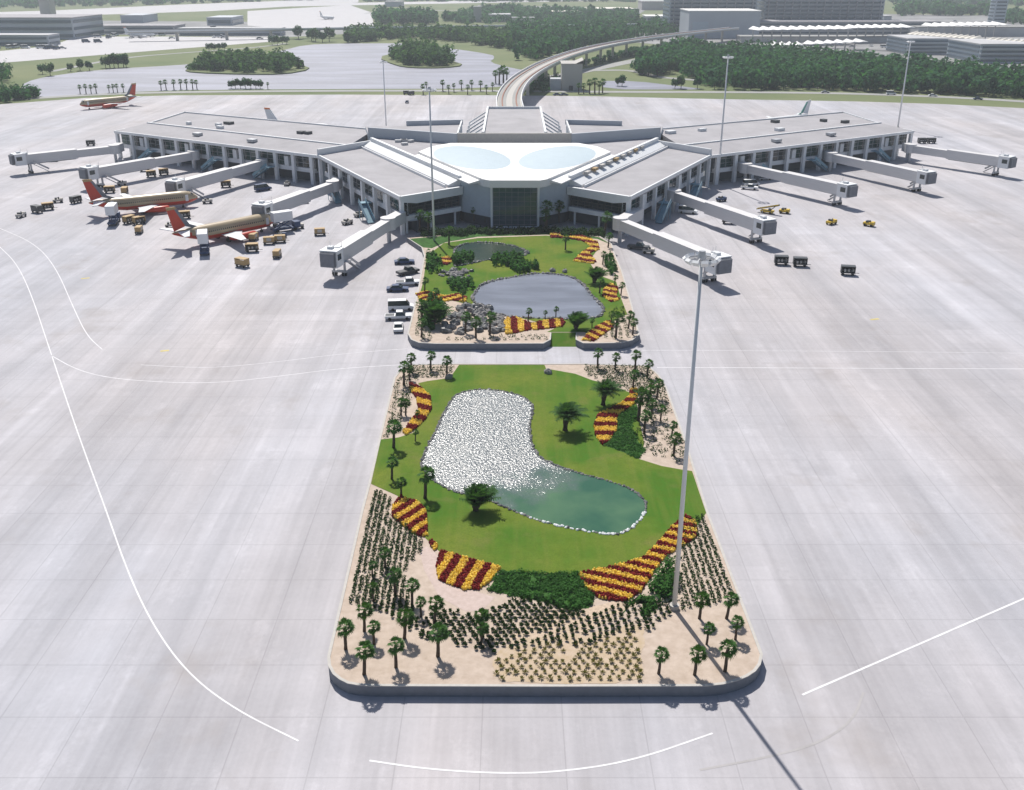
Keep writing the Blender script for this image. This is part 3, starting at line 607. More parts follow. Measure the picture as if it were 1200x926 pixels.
def feather_palm(seed, trunk_h, name, n=34, L=2.3, span=1.25, droop=.3):
    r_ = random.Random(seed); t = thing(name, '', 'palm tree')
    MB().tube([(0, 0, -.1), (0, .02, trunk_h * .5), (.05, 0, trunk_h)], [.3, .26, .3], 9).build('trunk', M['trunk'], t, smooth=True)
    mb = MB(); top = Vector((.05, 0, trunk_h))
    for k in range(n):
        a = k * 2.39996; el = 1.5 - span * (k / n) + r_.uniform(-.1, .1); ll = L * r_.uniform(.85, 1.1)
        h = Vector((math.cos(a), math.sin(a), 0)); side = Vector((-math.sin(a), math.cos(a), 0)); pts = []
        for i in range(8):
            u = i / 7; pts.append(top + h * (ll * u * math.cos(el) * (1 + .2 * u)) + Vector((.25 * u * u, 0, ll * (u * math.sin(el) - droop * u * u))))
        for i in range(1, 8):
            w_ = .42 * math.sin(PI * (i / 8) ** .8) + .06; d = (pts[i] - pts[i - 1])
            for sg in (-1, 1):
                for f in (0, .5):
                    p0 = pts[i - 1] + d * f; tip = p0 + side * sg * w_ * 1.35 + d * .9 + Vector((0, 0, -.1)); mb.add([p0, p0 + d * .5, tip], [(0, 1, 2)])
            mb.add([pts[i - 1] + side * .02, pts[i - 1] - side * .02, pts[i] - side * .015, pts[i] + side * .015], [(0, 1, 2, 3)])
    mb.build('crown', M['frond'], t); return Proto(t)
FP = [fan_palm(k, M['frond'] if k != 1 else M['frondlight']) for k in range(3)]
FE = [feather_palm(8, 1.5, 'feather_palm', 46, 1.6, 1.2), feather_palm(9, .5, 'feather_palm', 64, 1.45, .8, .14)]
def palms(lst, s, ox, oy, label, group, z=G0, protos=FP, hgt=4.4):
    for i, (x, yb, yt) in enumerate(lst):
        p = P(ox + x / s, oy + yb / s, z); h = zat(p.y, oy + yt / s) - z
        pr = protos[i % len(protos)]; lb = label if isinstance(label, str) else label[i]
        r_ = pr.place(p, 0, h / hgt, lb, group, rot=(random.uniform(-.05, .05), random.uniform(-.02, .08), random.uniform(-.5, .5)))
palms([(125, 680, 542), (203, 605, 478), (243, 660, 552), (202, 785, 638), (370, 635, 498), (335, 755, 618), (510, 710, 558)], 3.563, 370, 570, 'short fan palm in bare gravel at the front left garden corner', 'palms at the front left corner')
palms([(290, 340, 245), (240, 480, 395), (332, 455, 330), (402, 495, 378), (495, 572, 448), (235, 375, 305), (440, 545, 455), (690, 620, 500), (690, 660, 560)], 3.563, 370, 570, 'fan palm rising among the shrub rows of the front garden, left side', 'palms among the left shrub rows')
palms([(505, 782, 663), (655, 787, 655), (782, 772, 632), (705, 660, 563), (675, 552, 428), (788, 552, 428), (825, 640, 535)], 3.561, 630, 570, 'short fan palm in bare gravel at the front right garden corner', 'palms at the front right corner')
palms([(370, 145, 25), (465, 155, 50), (573, 160, 35), (637, 195, 85), (590, 430, 230), (560, 260, 140), (690, 310, 190), (640, 350, 220), (770, 520, 420), (622, 500, 360), (780, 620, 480), (660, 420, 300), (710, 430, 330), (655, 285, 200)], 4.615, 620, 400, 'fan palm in the planted strip at the front garden top right', 'palms at the top right of the front garden')
palms([(430, 235, 92), (470, 165, 52), (575, 155, 40), (663, 185, 65), (460, 210, 120), (415, 400, 295), (375, 575, 405), (440, 400, 300), (500, 430, 365)], 4.615, 380, 400, 'fan palm in the planted strip at the front garden top left', 'palms at the top left of the front garden')
palms([(365, 745, 610), (415, 840, 725), (545, 850, 660), (492, 540, 470)], 4.615, 380, 400, 'windblown fan palm on the lawn left of the glittering pond', 'palms on the left lawn')
palms([(400, 345, 205), (195, 482, 328)], 4.615, 620, 400, ['feathery palm standing beside the S shaped flower bed', 'feathery palm alone on the lawn right of the glittering pond'], 'feathery palms on the lawn', protos=FE[:1], hgt=2.8)
palms([(820, 915, 765)], 4.615, 380, 400, 'bushy dark palm on the lawn at the near shore of the front pond', None, protos=FE[1:], hgt=2.1)
palms([(595, 465, 395), (675, 455, 410), (725, 450, 390)], 4, 470, 260, 'slim fan palm on the flower strip at the near shore of the back pond', 'palms on the back pond shore')
palms([(820, 505, 412), (150, 480, 360), (905, 285, 200)], 4, 470, 260, ['bushy palm on the grass at the near right of the back pond', 'leafy palm at the left corner of the pond garden', 'dark palm at the right edge of the pond garden'], 'bushy palms round the back pond', protos=FE[1:], hgt=2.1)
palms([(300, 520, 408), (350, 545, 430), (415, 530, 408), (160, 380, 300), (290, 375, 305), (110, 330, 250), (95, 540, 440), (30 + 70, 480, 350)], 4, 470, 260, 'fan palm among the rocks at the left of the back pond', 'palms left of the back pond')
palms([(930, 335, 250), (1005, 545, 410), (1065, 500, 405), (1030, 345, 275), (985, 480, 410), (1085, 530, 440), (895, 500, 445), (945, 200, 130), (1000, 300, 240), (770, 132, 50)], 4, 470, 260, 'fan palm along the right side of the pond garden', 'palms right of the back pond')
palms([(680, 770, 635), (730, 790, 648), (985, 715, 618), (1050, 720, 606), (845, 850, 730), (1100, 730, 612)], 4.8, 350, 110, 'fan palm planted before the terminal left of the entrance glass', 'palms before the terminal, left')
palms([(240, 630, 483), (300, 600, 488), (512, 660, 536), (530, 720, 640), (235, 640, 540)], 4, 580, 110, 'fan palm planted before the terminal right of the entrance glass', 'palms before the terminal, right')

# ------------------------------------------------------------------ light masts
def mast(bx, by, ty, label, r=.33, z=0., flood=True):
    p = P(bx, by, z); h = zat(p.y, ty) - z; t = thing('light_mast', label, 'light mast', p, 0, 'tall apron light masts')
    MB().tube([(0, 0, 0), (0, 0, h * .5), (0, 0, h)], [r, r * .8, r * .6], 12).build('pole', M['lightgrey'], t, smooth=True)
    MB().tube([(0, 0, 0), (0, 0, .5)], r * 1.9, 12).build('base', M['cap'], t)
    ring = MB(); n = 18
    ring.tube([(1.25 * math.cos(k * 2 * PI / n), 1.25 * math.sin(k * 2 * PI / n), h - .3) for k in range(n + 1)], .07, 6)
    for k in range(3): ring.bar((0, 0, h - .1), (1.25 * math.cos(k * 2.094), 1.25 * math.sin(k * 2.094), h - .3), .08, .08)
    ring.tube([(0, 0, h - .3), (0, 0, h + .5)], [.42, .3], 10)
    ring.build('lamp_ring', M['metal'], t)
    for k in range(12):
        a = k * 2 * PI / 12; fl = MB(); q = Matrix.Rotation(a, 4, 'Z') @ Matrix.Rotation(.7, 4, 'Y')
        fl.box((1.5 * math.cos(a), 1.5 * math.sin(a), h - .35), (.3, .6, .5), mat4=q); fl.build('floodlight', M['white'], t)
mast(790, 713, 300, 'tall pale light mast rising from the front garden, nearest of all', .28, G0)
mast(509, 288, 104, 'tall thin light mast beside the left corner of the pond garden', .3)
mast(841, 216, 66, 'tall light mast in front of the right terminal wing', .34)
mast(1052, 150, 48, 'tall light mast behind the far end of the right wing', .38)
mast(453, 156, 72, 'tall light mast rising behind the left half of the terminal', .3)

# ------------------------------------------------------------------ terminal building
TC = Vector((0.8, 300, 0))
term = thing('terminal_building', 'white and grey star shaped airport terminal with two long wings and flat roofs', 'terminal', TC)
def tp(name, mb, m, **k): return mb.build(name, m, term, TC, **k)
def X(s, x, y): return Vector((.8 + s * x, y, 0))
def facade(A, B, n_in, ztop, nb, first_col=True):
    """colonnade A-B; n_in points into the building"""
    d = (B - A); L = d.length; d.normalize(); sp = L / nb
    for i in range(0 if first_col else 1, nb + 1):
        c = A + d * (i * sp) + n_in * .55; rz = math.atan2(d.y, d.x)
        tp('column', MB().box((c.x, c.y, ztop / 2), (1.25, .95, ztop), rz), M['white'])
    for i in range(nb):
        a = A + d * (i * sp + .02) + n_in * 2.4; b = A + d * ((i + 1) * sp - .02) + n_in * 2.4; c = (a + b) / 2; rz = math.atan2(d.y, d.x); wd = sp - .06
        gm = MB(); gm.box((c.x, c.y, (5.0 + ztop) / 2), (wd, .16, ztop - 5.0), rz, 0)
        for k in range(4):
            q = a + d * ((k + .0) * wd / 3.0); q = a.lerp(b, k / 3)
            gm.box((q.x - n_in.x * .12, q.y - n_in.y * .12, (5.0 + ztop) / 2), (.14, .14, ztop - 5.1), rz, 1)
        for zz in (6.4, 7.8):
            gm.box((c.x - n_in.x * .13, c.y - n_in.y * .13, zz), (wd - .2, .1, .12), rz, 1)
        tp('window', gm, [M['glassgreen'] if random.random() < .5 else M['glass'], M['metal']])
        if i % 3 == 1:
            q = c + n_in * -.6; tp('plant_louver', MB().box((q.x, q.y, 6.6), (1.8, .9, 3.0), rz), M['white'])
    a, b = A + n_in * 2.2, B + n_in * 2.2; mb = MB(); mb.bar((a.x, a.y, 4.25), (b.x, b.y, 4.25), 1.0, 1.4)
    tp('spandrel', mb, M['white'])
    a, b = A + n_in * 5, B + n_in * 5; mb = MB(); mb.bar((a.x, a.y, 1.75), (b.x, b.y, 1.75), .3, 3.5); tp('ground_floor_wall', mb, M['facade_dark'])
    a, b = A + n_in * 3.85, B + n_in * 3.85; mb = MB(); mb.bar((a.x, a.y, 3.6), (b.x, b.y, 3.6), 2.2, .3); tp('soffit', mb, M['facade'])
for s in (-1, 1):
    # near block
    A, Bq, C, D = X(s, 30.2, 257), X(s, 14.4, 270), X(s, 63.4, 321), X(s, 48.6, 339)
    nA = Vector((C.y - A.y, A.x - C.x, 0)).normalized()
    if nA.dot(X(s, 30, 300) - A) < 0: nA = -nA
    dAC = (C - A).normalized()
    tp('roof_slab', MB().prism([(p.x, p.y) for p in (A, Bq, D, C)], 9.1, 10.3), [M['roof']])
    facade(A + dAC * .6, C, nA, 9.08, 7)
    tp('eave_trim', MB().bar((A.x, A.y, 10.02), (C.x, C.y, 10.02), .5, 1.0), M['white'])
    # slanted front with a wide fascia
    nB = Vector((A.y - Bq.y, Bq.x - A.x, 0)).normalized()
    if nB.y < 0: nB = -nB
    f0, f1 = A - nB * .15, Bq - nB * .15
    dd = (f1 - f0)
    fm = MB(); zb = [(0, 8.9), (.25, 8.0), (.55, 8.2), (1, 8.3)]
    for k in range(3):
        (t0, z0), (t1, z1) = zb[k], zb[k + 1]; q0, q1 = f0 + dd * t0, f0 + dd * t1; b0, b1 = q0 + nB * .9, q1 + nB * .9
        fm.add([(q0.x, q0.y, z0), (q1.x, q1.y, z1), (q1.x, q1.y, 10.45), (q0.x, q0.y, 10.45), (b0.x, b0.y, z0), (b1.x, b1.y, z1), (b1.x, b1.y, 10.45), (b0.x, b0.y, 10.45)], [(0, 1, 2, 3), (4, 7, 6, 5), (0, 4, 5, 1), (3, 2, 6, 7), (0, 3, 7, 4), (1, 5, 6, 2)])
    tp('fascia', fm, M['white'])
    a, b = A.lerp(Bq, .1) + nB * 1.6, A.lerp(Bq, .98) + nB * 1.6; rz = math.atan2((b - a).y, (b - a).x)
    gm = MB(); gm.bar((a.x, a.y, 6.7), (b.x, b.y, 6.7), .2, 3.4)
    for k in range(9):
        q = a.lerp(b, k / 8) - nB * .15; gm.box((q.x, q.y, 6.7), (.12, .12, 3.3), rz, 1)
    for zz in (5.8, 6.7, 7.6): gm.bar((a.x - nB.x * .16, a.y - nB.y * .16, zz), (b.x - nB.x * .16, b.y - nB.y * .16, zz), .1, .1, 1)
    tp('window', gm, [M['glass'], M['darkmetal']])
    a2, b2 = a - nB * .6, b - nB * .6; tp('spandrel', MB().bar((a2.x, a2.y, 4.35), (b2.x, b2.y, 4.35), 1.6, 1.2), M['white'])
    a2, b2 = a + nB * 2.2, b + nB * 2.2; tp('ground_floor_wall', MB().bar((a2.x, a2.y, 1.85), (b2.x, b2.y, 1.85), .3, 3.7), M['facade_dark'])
    for k in (.12, .5, .9):
        q = A.lerp(Bq, k) + nB * 1.0; tp('column', MB().tube([(q.x, q.y, 0), (q.x, q.y, 3.74)], .3, 10), M['white'])
    # block core behind the windows
    cA, cC = A + nA * 5.3 + dAC * 5, C + nA * 5.3; cB, cD = Bq + Vector((s * 1.0, 3.5, 0)), D
    tp('core_wall', MB().prism([(p.x, p.y) for p in (cA, cB, cD, cC)], 0, 9.05), M['facade_dark'])
    # raised long ridge strips
    rr = (D - Bq).normalized(); rn = Vector((rr.y, -rr.x, 0));
    if rn.dot(C - D) < 0: rn = -rn
    q0, q1 = Bq + rr * 1.5, D - rr * 1
    tp('parapet', MB().bar((q0.x, q0.y, 11.75), (q1.x, q1.y, 11.75), 1.0, 2.9), M['white'])
    q2, q3 = q0 + rn * 3.6, q1 + rn * 3.6
    mb = MB(); mb.add([(q0.x + rn.x * .5, q0.y + rn.y * .5, 12.1), (q1.x + rn.x * .5, q1.y + rn.y * .5, 12.1), (q3.x, q3.y, 10.9), (q2.x, q2.y, 10.9), (q0.x + rn.x * .5, q0.y + rn.y * .5, 10.31), (q1.x + rn.x * .5, q1.y + rn.y * .5, 10.31), (q3.x, q3.y, 10.31), (q2.x, q2.y, 10.31)], [(0, 1, 2, 3), (3, 2, 6, 7), (0, 3, 7, 4), (1, 5, 6, 2), (0, 4, 5, 1)])
    tp('clerestory', mb, M['lightgrey'])
    q4, q5 = q2 + rn * .9, q3 + rn * .9; tp('parapet', MB().bar((q4.x, q4.y, 10.65), (q5.x, q5.y, 10.65), .35, .7), M['white'])
    q4, q5 = D - rr * .4, C - dAC * .4; tp('parapet', MB().bar((q4.x, q4.y, 11.2), (q5.x, q5.y, 11.2), .8, 2.0), M['lightgrey'])
    # wing
    E1, E2, E3, E4 = X(s, 63.9, 322.6), X(s, 149.3, 375.5), X(s, 136.5, 420), X(s, 52, 372)
    Rg1, Rg2 = X(s, 56.1, 334), X(s, 140.5, 386.5)
    up = lambda p, z: (p.x, p.y, z)
    wm = MB(); wm.add([up(E1, 9.8), up(E2, 9.8), up(Rg2, 11.2), up(Rg1, 11.2), up(E1, 9.0), up(E2, 9.0), up(Rg2, 9.0), up(Rg1, 9.0)], [(0, 1, 2, 3), (0, 4, 5, 1), (1, 5, 6, 2), (2, 6, 7, 3), (3, 7, 4, 0), (4, 7, 6, 5)])
    tp('roof_slab', wm, M['roof'])
    Rh1, Rh2 = Rg1 + (Rg2 - Rg1).normalized() * .01, Rg2
    tp('roof_slab', MB().prism([(p.x, p.y) for p in (Rg1.lerp(E4, .01), Rg2.lerp(E3, .01), E3, E4)], 9.0, 10.7), M['roof'])
    tp('parapet', MB().bar(up(Rg1, 11.05), up(Rg2, 11.05), .7, 1.0), M['white'])
    tp('eave_trim', MB().bar(up(E1, 9.52), up(E2, 9.52), .5, .9), M['white'])
    tp('eave_trim', MB().bar(up(E2, 9.55), up(Rg2, 10.3), .5, .9), M['white'])
    tp('parapet', MB().bar(up(E4, 10.8), up(E3, 10.8), .5, .7), M['lightgrey'])
    tp('parapet', MB().bar(up(E3, 10.8), up(Rg2, 10.8), .5, .7), M['lightgrey'])
    dW = (E2 - E1).normalized(); nW = Vector((-dW.y, dW.x, 0))
    if nW.y < 0: nW = -nW
    facade(E1 + dW * 3.2, E2 - dW * .6, nW, 8.98, 12)
    cw = [E1 + nW * 5.3, E2 + nW * 5.3 - dW * 3, E3 - dW * 3 - nW * 3, E4 - nW * 3]
    tp('core_wall', MB().prism([(p.x, p.y) for p in cw], 0, 8.97), M['facade'])
    e = E2 + nW * 3 - dW * 1.6; ang = math.atan2(dW.y, dW.x)
    for k in range(4):
        q = e + nW * (k * 7 + 2); tp('column', MB().box((q.x, q.y, 4.48), (.9, 1.2, 8.95), ang), M['white'])
    for k in range(6):
        q = E1.lerp(E2, random.uniform(.1, .9)) + nW * random.uniform(20, 40); tp('roof_unit', MB().box((q.x, q.y, 11.2), (random.uniform(1.5, 3.5), random.uniform(1.2, 2.5), 1.0), ang), M['darkmetal'] if k % 2 else M['lightgrey'])
    for k in (.35, .62):
        q = E1.lerp(E2, k) + nW * 6; tp('roof_unit', MB().box((q.x, q.y, 11.0), (3, 2.2, .9), ang), M['metal'])
    # outside stairs from the concourse level
    for k in (.32, .72):
        q = A.lerp(C, k) - nA * .3; e = q - nA * 3.2 - dAC * 6; st = MB(); st.bar(up(q, 4.6), up(q - nA * 3.2, 4.6), 2.4, .25)
        b0 = q - nA * 2.4; st.bar(up(b0, 4.6), up(b0 - dAC * 7, .3), 1.9, .3); st.bar(up(b0 - nA * 1.0, 5.6), up(b0 - nA * 1.0 - dAC * 7, 1.3), .08, .9); st.bar(up(b0 + nA * 1.0, 5.6), up(b0 + nA * 1.0 - dAC * 7, 1.3), .08, .9)
        for h_ in (.2, 2.8): z_ = b0 - nA * .8 + dAC * (.6 - h_); st.bar(up(z_, 0), up(z_, 4.6 if h_ < 1 else 3), .16, .16)
        tp('outside_stairs', st, M['blue'])
    for k in (.2, .45, .78):
        q = E1.lerp(E2, k) - nW * .3; b0 = q - nW * 1.8; st = MB(); st.bar(up(q, 4.6), up(q - nW * 3, 4.6), 2.2, .25); st.bar(up(b0, 4.6), up(b0 + dW * 7, .3), 1.8, .3); st.bar(up(b0 - nW, 5.6), up(b0 - nW + dW * 7, 1.3), .08, .9)
        tp('outside_stairs', st, M['blue'])
    # flanking angled walls of the entrance
    wl = [X(s, 6.6, 263.6), X(s, 14.6, 270.6), X(s, 48, 339.5), X(s, 49, 346), X(s, 0.01, 346), X(s, 0.01, 263.6)]
    tp('core_wall', MB().prism([(p.x, p.y) for p in wl], 3.4, 12.2, 0, 1), [M['facade'], M['roof']])
    wl2 = [X(s, 7.6, 266.6), X(s, 14.2, 272.6), X(s, 40, 339), X(s, 0.02, 339), X(s, 0.02, 266.6)]
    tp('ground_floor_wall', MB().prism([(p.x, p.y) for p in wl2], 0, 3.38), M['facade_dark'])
    # white sloping skylight beside the centre roof
    a, b = X(s, 8.8, 266), X(s, 28.6, 307); r2 = (b - a).normalized(); n2 = Vector((r2.y, -r2.x, 0))
    if n2.x * s < 0: n2 = -n2
    c_, d_ = b + n2 * 4, a + n2 * 4
    sk = MB(); sk.add([up(a, 13.2), up(b, 13.2), up(c_, 12.45), up(d_, 12.45), up(a, 12.21), up(b, 12.21), up(c_, 12.21), up(d_, 12.21)], [(0, 1, 2, 3), (3, 2, 6, 7), (0, 3, 7, 4), (1, 5, 6, 2), (0, 4, 5, 1)])
    tp('skylight', sk, M['whiteroof'])
    # rear blocks
    tp('core_wall', MB().prism([(p.x, p.y) for p in (X(s, 19.5, 346.3), X(s, 50, 346.3), X(s, 55, 372), X(s, 19.5, 378))], 0, 12.0, 0, 1), [M['facade'], M['roof']])
    tp('parapet', MB().bar(up(X(s, 18.9, 331), 13.9), up(X(s, 50, 345), 13.9), .8, 3.3), M['hazyfacade'])
    tp('parapet', MB().bar(up(X(s, 19.2, 377.7), 12.8), up(X(s, 40, 374), 12.8), .8, 1.8), M['hazyfacade'])
    tp('parapet', MB().bar(up(X(s, 19.6, 377.3), 12.7), up(X(s, 19.6, 347), 12.7), .5, 1.5), M['white'])
    # slanted louvres beside the station roof
    for k in range(6):
        y = 342 + k * 10.5; lv = MB(); lv.bar(up(X(s, 10.4, y), 14.6), up(X(s, 17.5, y), 10.2), .7, .5); lv.bar(up(X(s, 17.5, y), 10.3), up(X(s, 17.5, y), 0), .4, .4); tp('louvre', lv, M['white'])
    tp('station_wall', MB().bar(up(X(s, 10, 333.9), 5.5), up(X(s, 10, 397.5), 5.5), .5, 11), M['facade'])
    tp('parapet', MB().bar(up(X(s, 10.3, 333), 15.25), up(X(s, 10.3, 398), 15.25), .7, 1.3), M['white'])
    for k in range(9):
        q = X(s, 22 + k * .6, 280 + k * 5.5); 
        if s > 0: q = X(s, 20.5 + k * 2.55, 279 + k * 5.4); tp('roof_unit', MB().box((q.x, q.y, 12.6), (1.1, 2.6, .7), -.45), M['tan'] if k % 3 == 1 else M['cap'])
for k in range(5):
    tp('roof_unit', MB().box((-38 + random.uniform(-6, 6), 335 + random.uniform(-8, 4), 12.6), (2, 1.4, .8), random.random()), M['metal'])
tp('roof_slab', MB().prism([(-9.4, 333.3), (11, 333.3), (11, 398), (-9.4, 398)], 14.2, 15.0), M['roof'])
tp('parapet', MB().bar((-10, 398.3, 15.2), (11.6, 398.3, 15.2), .6, 1.4), M['white'])
tp('parapet', MB().bar((-18.1, 331.6, 13.9), (19.7, 331.6, 13.9), .8, 3.4), M['cap'])
wr = [(-5.9, 262), (7.5, 262), (9.3, 263.6), (30.4, 307), (27, 317), (21.5, 323.5), (-19.9, 323.5), (-25.4, 317), (-28.8, 307), (-7.7, 263.6)]
tp('centre_roof', MB().prism(wr, 11.75, 13.7), M['whiteroof'])
for s in (-1, 1):
    dm = MB(); c0 = X(s, 13.0, 297.5); n = 48; K = 6; th = s * -.32
    vs = []
    for i in range(K + 1):
        for j in range(n):
            a = 2 * PI * j / n; r = 1 - i / (K + .001); x, y = 10.4 * r * math.cos(a), 21 * r * math.sin(a)
            vs.append((c0.x + x * math.cos(th) - y * math.sin(th), c0.y + x * math.sin(th) + y * math.cos(th), 13.72 + .7 * (1 - r * r)))
    fs = [(i * n + j, i * n + (j + 1) % n, (i + 1) * n + (j + 1) % n, (i + 1) * n + j) for i in range(K) for j in range(n)]
    tp('roof_dome', dm.add(vs, fs), M['dome'], smooth=True)
gm = MB(); gm.box((.8, 263.1, 6.4), (11.8, .25, 10.6))
for k in range(8): gm.box((-5.1 + k * 11.8 / 7, 262.93, 6.4), (.1, .12, 10.6), 0, 1)
for k in range(9): gm.box((.8, 262.92, 1.6 + k * 1.25), (11.7, .1, .1), 0, 1)
tp('entrance_glass', gm, [mat('blue_green_glass', (.03, .07, .085), .05, spec=.7), M['wall']])
for x in (-5.5, 7.1): tp('column', MB().box((x, 262.7, 5.85), (.55, .55, 11.7)), M['white'])
tp('base_beam', MB().box((.8, 262.75, .9), (12, .7, .4)), M['lightgrey'])

# ------------------------------------------------------------------ jet bridges
def jet_bridge(a, c, label, w_in=None):
    A = P(*a, 5.0); Cc = P(*c, 5.0); A.z = Cc.z = 0; t = thing('jet_bridge', label, 'jet bridge', A, 0, 'jet bridges of the terminal')
    d = Cc - A; L = d.length; rz = math.atan2(d.y, d.x); t.rotation_euler = (0, 0, rz)
    f = 3.5
    MB().tube([(0, 0, 0), (0, 0, f)], .55, 10).build('support_column', M['metal'], t)
    MB().tube([(0, 0, f), (0, 0, f + 3.1)], 2.0, 16).build('rotunda', M['bridge'], t)
    m1 = L * .55
    mb = MB(); mb.box((m1 / 2, 0, f + 1.45), (m1, 2.4, 2.6)); 
    mb.build('inner_tunnel', M['bridge'], t)
    mb = MB(); a0, a1 = L * .42, L - 1.2; mb.box(((a0 + a1) / 2, 0, f + 1.5), (a1 - a0, 3.0, 3.2))
    mb.build('outer_tunnel', M['bridge'], t)
    MB().box(((a0 + a1) / 2, 0, f - .25), (a1 - a0 - 1, 1.2, .3)).build('tunnel_beam', M['darkmetal'], t)
    if w_in is not None:
        W = P(*w_in, 5.0); W.z = 0; q = Matrix.Rotation(-rz, 3, 'Z') @ (W - A); MB().bar((0, 0, f + 1.5), (q.x, q.y, f + 1.5), 2.8, 2.9).build('walkway', M['bridge'], t)
    cab_ = MB(); cab_.box((L + .4, -.2, f + 1.55), (3.6, 4.0, 3.7)); cab_.box((L + .4, -.2, f + 3.5), (3.9, 4.3, .25)); cab = cab_.build('cab', M['white'], t)
    cw = MB(); cw.box((L + 2.25, -.2, f + 1.6), (.12, 2.6, 2.5)); cw.box((L + .8, -2.24, f + 2.0), (1.8, .1, 1.3)); cw.box((L + .8, 1.84, f + 2.0), (1.8, .1, 1.3)); cw.build('cab_window', M['glass'], cab)
    bl = MB()
    for k in range(3): bl.box((L + 2.5 + k * .3, -.2, f + 1.7 - k * .05), (.18, 3.6 - k * .1, 3.3 - k * .1))
    bl.build('bellows', M['wall'], cab)
    ru = MB(); ru.box((L - 1.5, .4, f + 3.45), (1.6, 1.5, .7)); ru.box((L + .2, -.5, f + 3.9), (1.2, 1.2, .6)); ru.tube([(L - .8, -1, f + 3.2), (L - .8, -1, f + 5.2)], .05, 5); ru.tube([(L - 2.4, 1, f + 3.1), (L - 2.4, 1, f + 4.9)], .05, 5); ru.build('roof_equipment', M['lightgrey'], t)
    lg = MB(); lx = L - 2.6
    lg.box((lx, 1.35, 1.9), (.5, .4, 3.4)); lg.box((lx, -1.35, 1.9), (.5, .4, 3.4)); lg.box((lx, 0, 1.1), (.7, 3.6, .45)); lg.build('lift_leg', M['metal'], t)
    for sg in (-1, 1):
        wh = MB()
        for o in (-.35, .35): wh.tube([(lx, sg * 1.2 + o - .15, .55), (lx, sg * 1.2 + o + .15, .55)], .5, 12)
        wh.build('wheel', M['rubber'], t)
    stp = MB(); stp.bar((L - 3.2, 2.0, f - .1), (L - 8.0, 2.4, .3), 1.0, .2); stp.bar((L - 3.2, 2.45, f + .9), (L - 8.0, 2.85, 1.3), .06, .6); stp.box((L - 2.8, 2.1, f), (1.4, 1.3, .15)); stp.build('stairs', M['metal'], t)
JB = [((455, 262), (391, 302), 'jet bridge nearest the pond garden on the left, no plane at it', (470, 254)), ((390, 218), (310, 247), 'jet bridge whose cab touches the nose of the nearest orange jet', (396, 214)), ((307, 192), (208, 219), 'left wing jet bridge passing behind the farther orange jet', (312, 189)), ((227, 182), (107, 203), 'left wing jet bridge next to the outermost, ending above an orange tail', (232, 179)), ((134, 175), (24, 187), 'outermost jet bridge of the left wing, lying alone', (141, 172)),
      ((727, 262), (841, 309), 'jet bridge nearest the pond garden on the right, half hidden by a mast head', (748, 250)), ((790, 229), (895, 265), 'right jet bridge with yellow ground vehicles beyond its cab', (782, 225)), ((874, 197), (991, 223), 'jet bridge at the inner part of the right wing', (866, 194)), ((974, 184), (1084, 208), 'jet bridge at the outer middle of the right wing', (967, 181)), ((1067, 174), (1178, 190), 'outermost jet bridge at the end of the right wing', (1061, 172))]
for a, c, lb, wi in JB: jet_bridge(a, c, lb, wi)

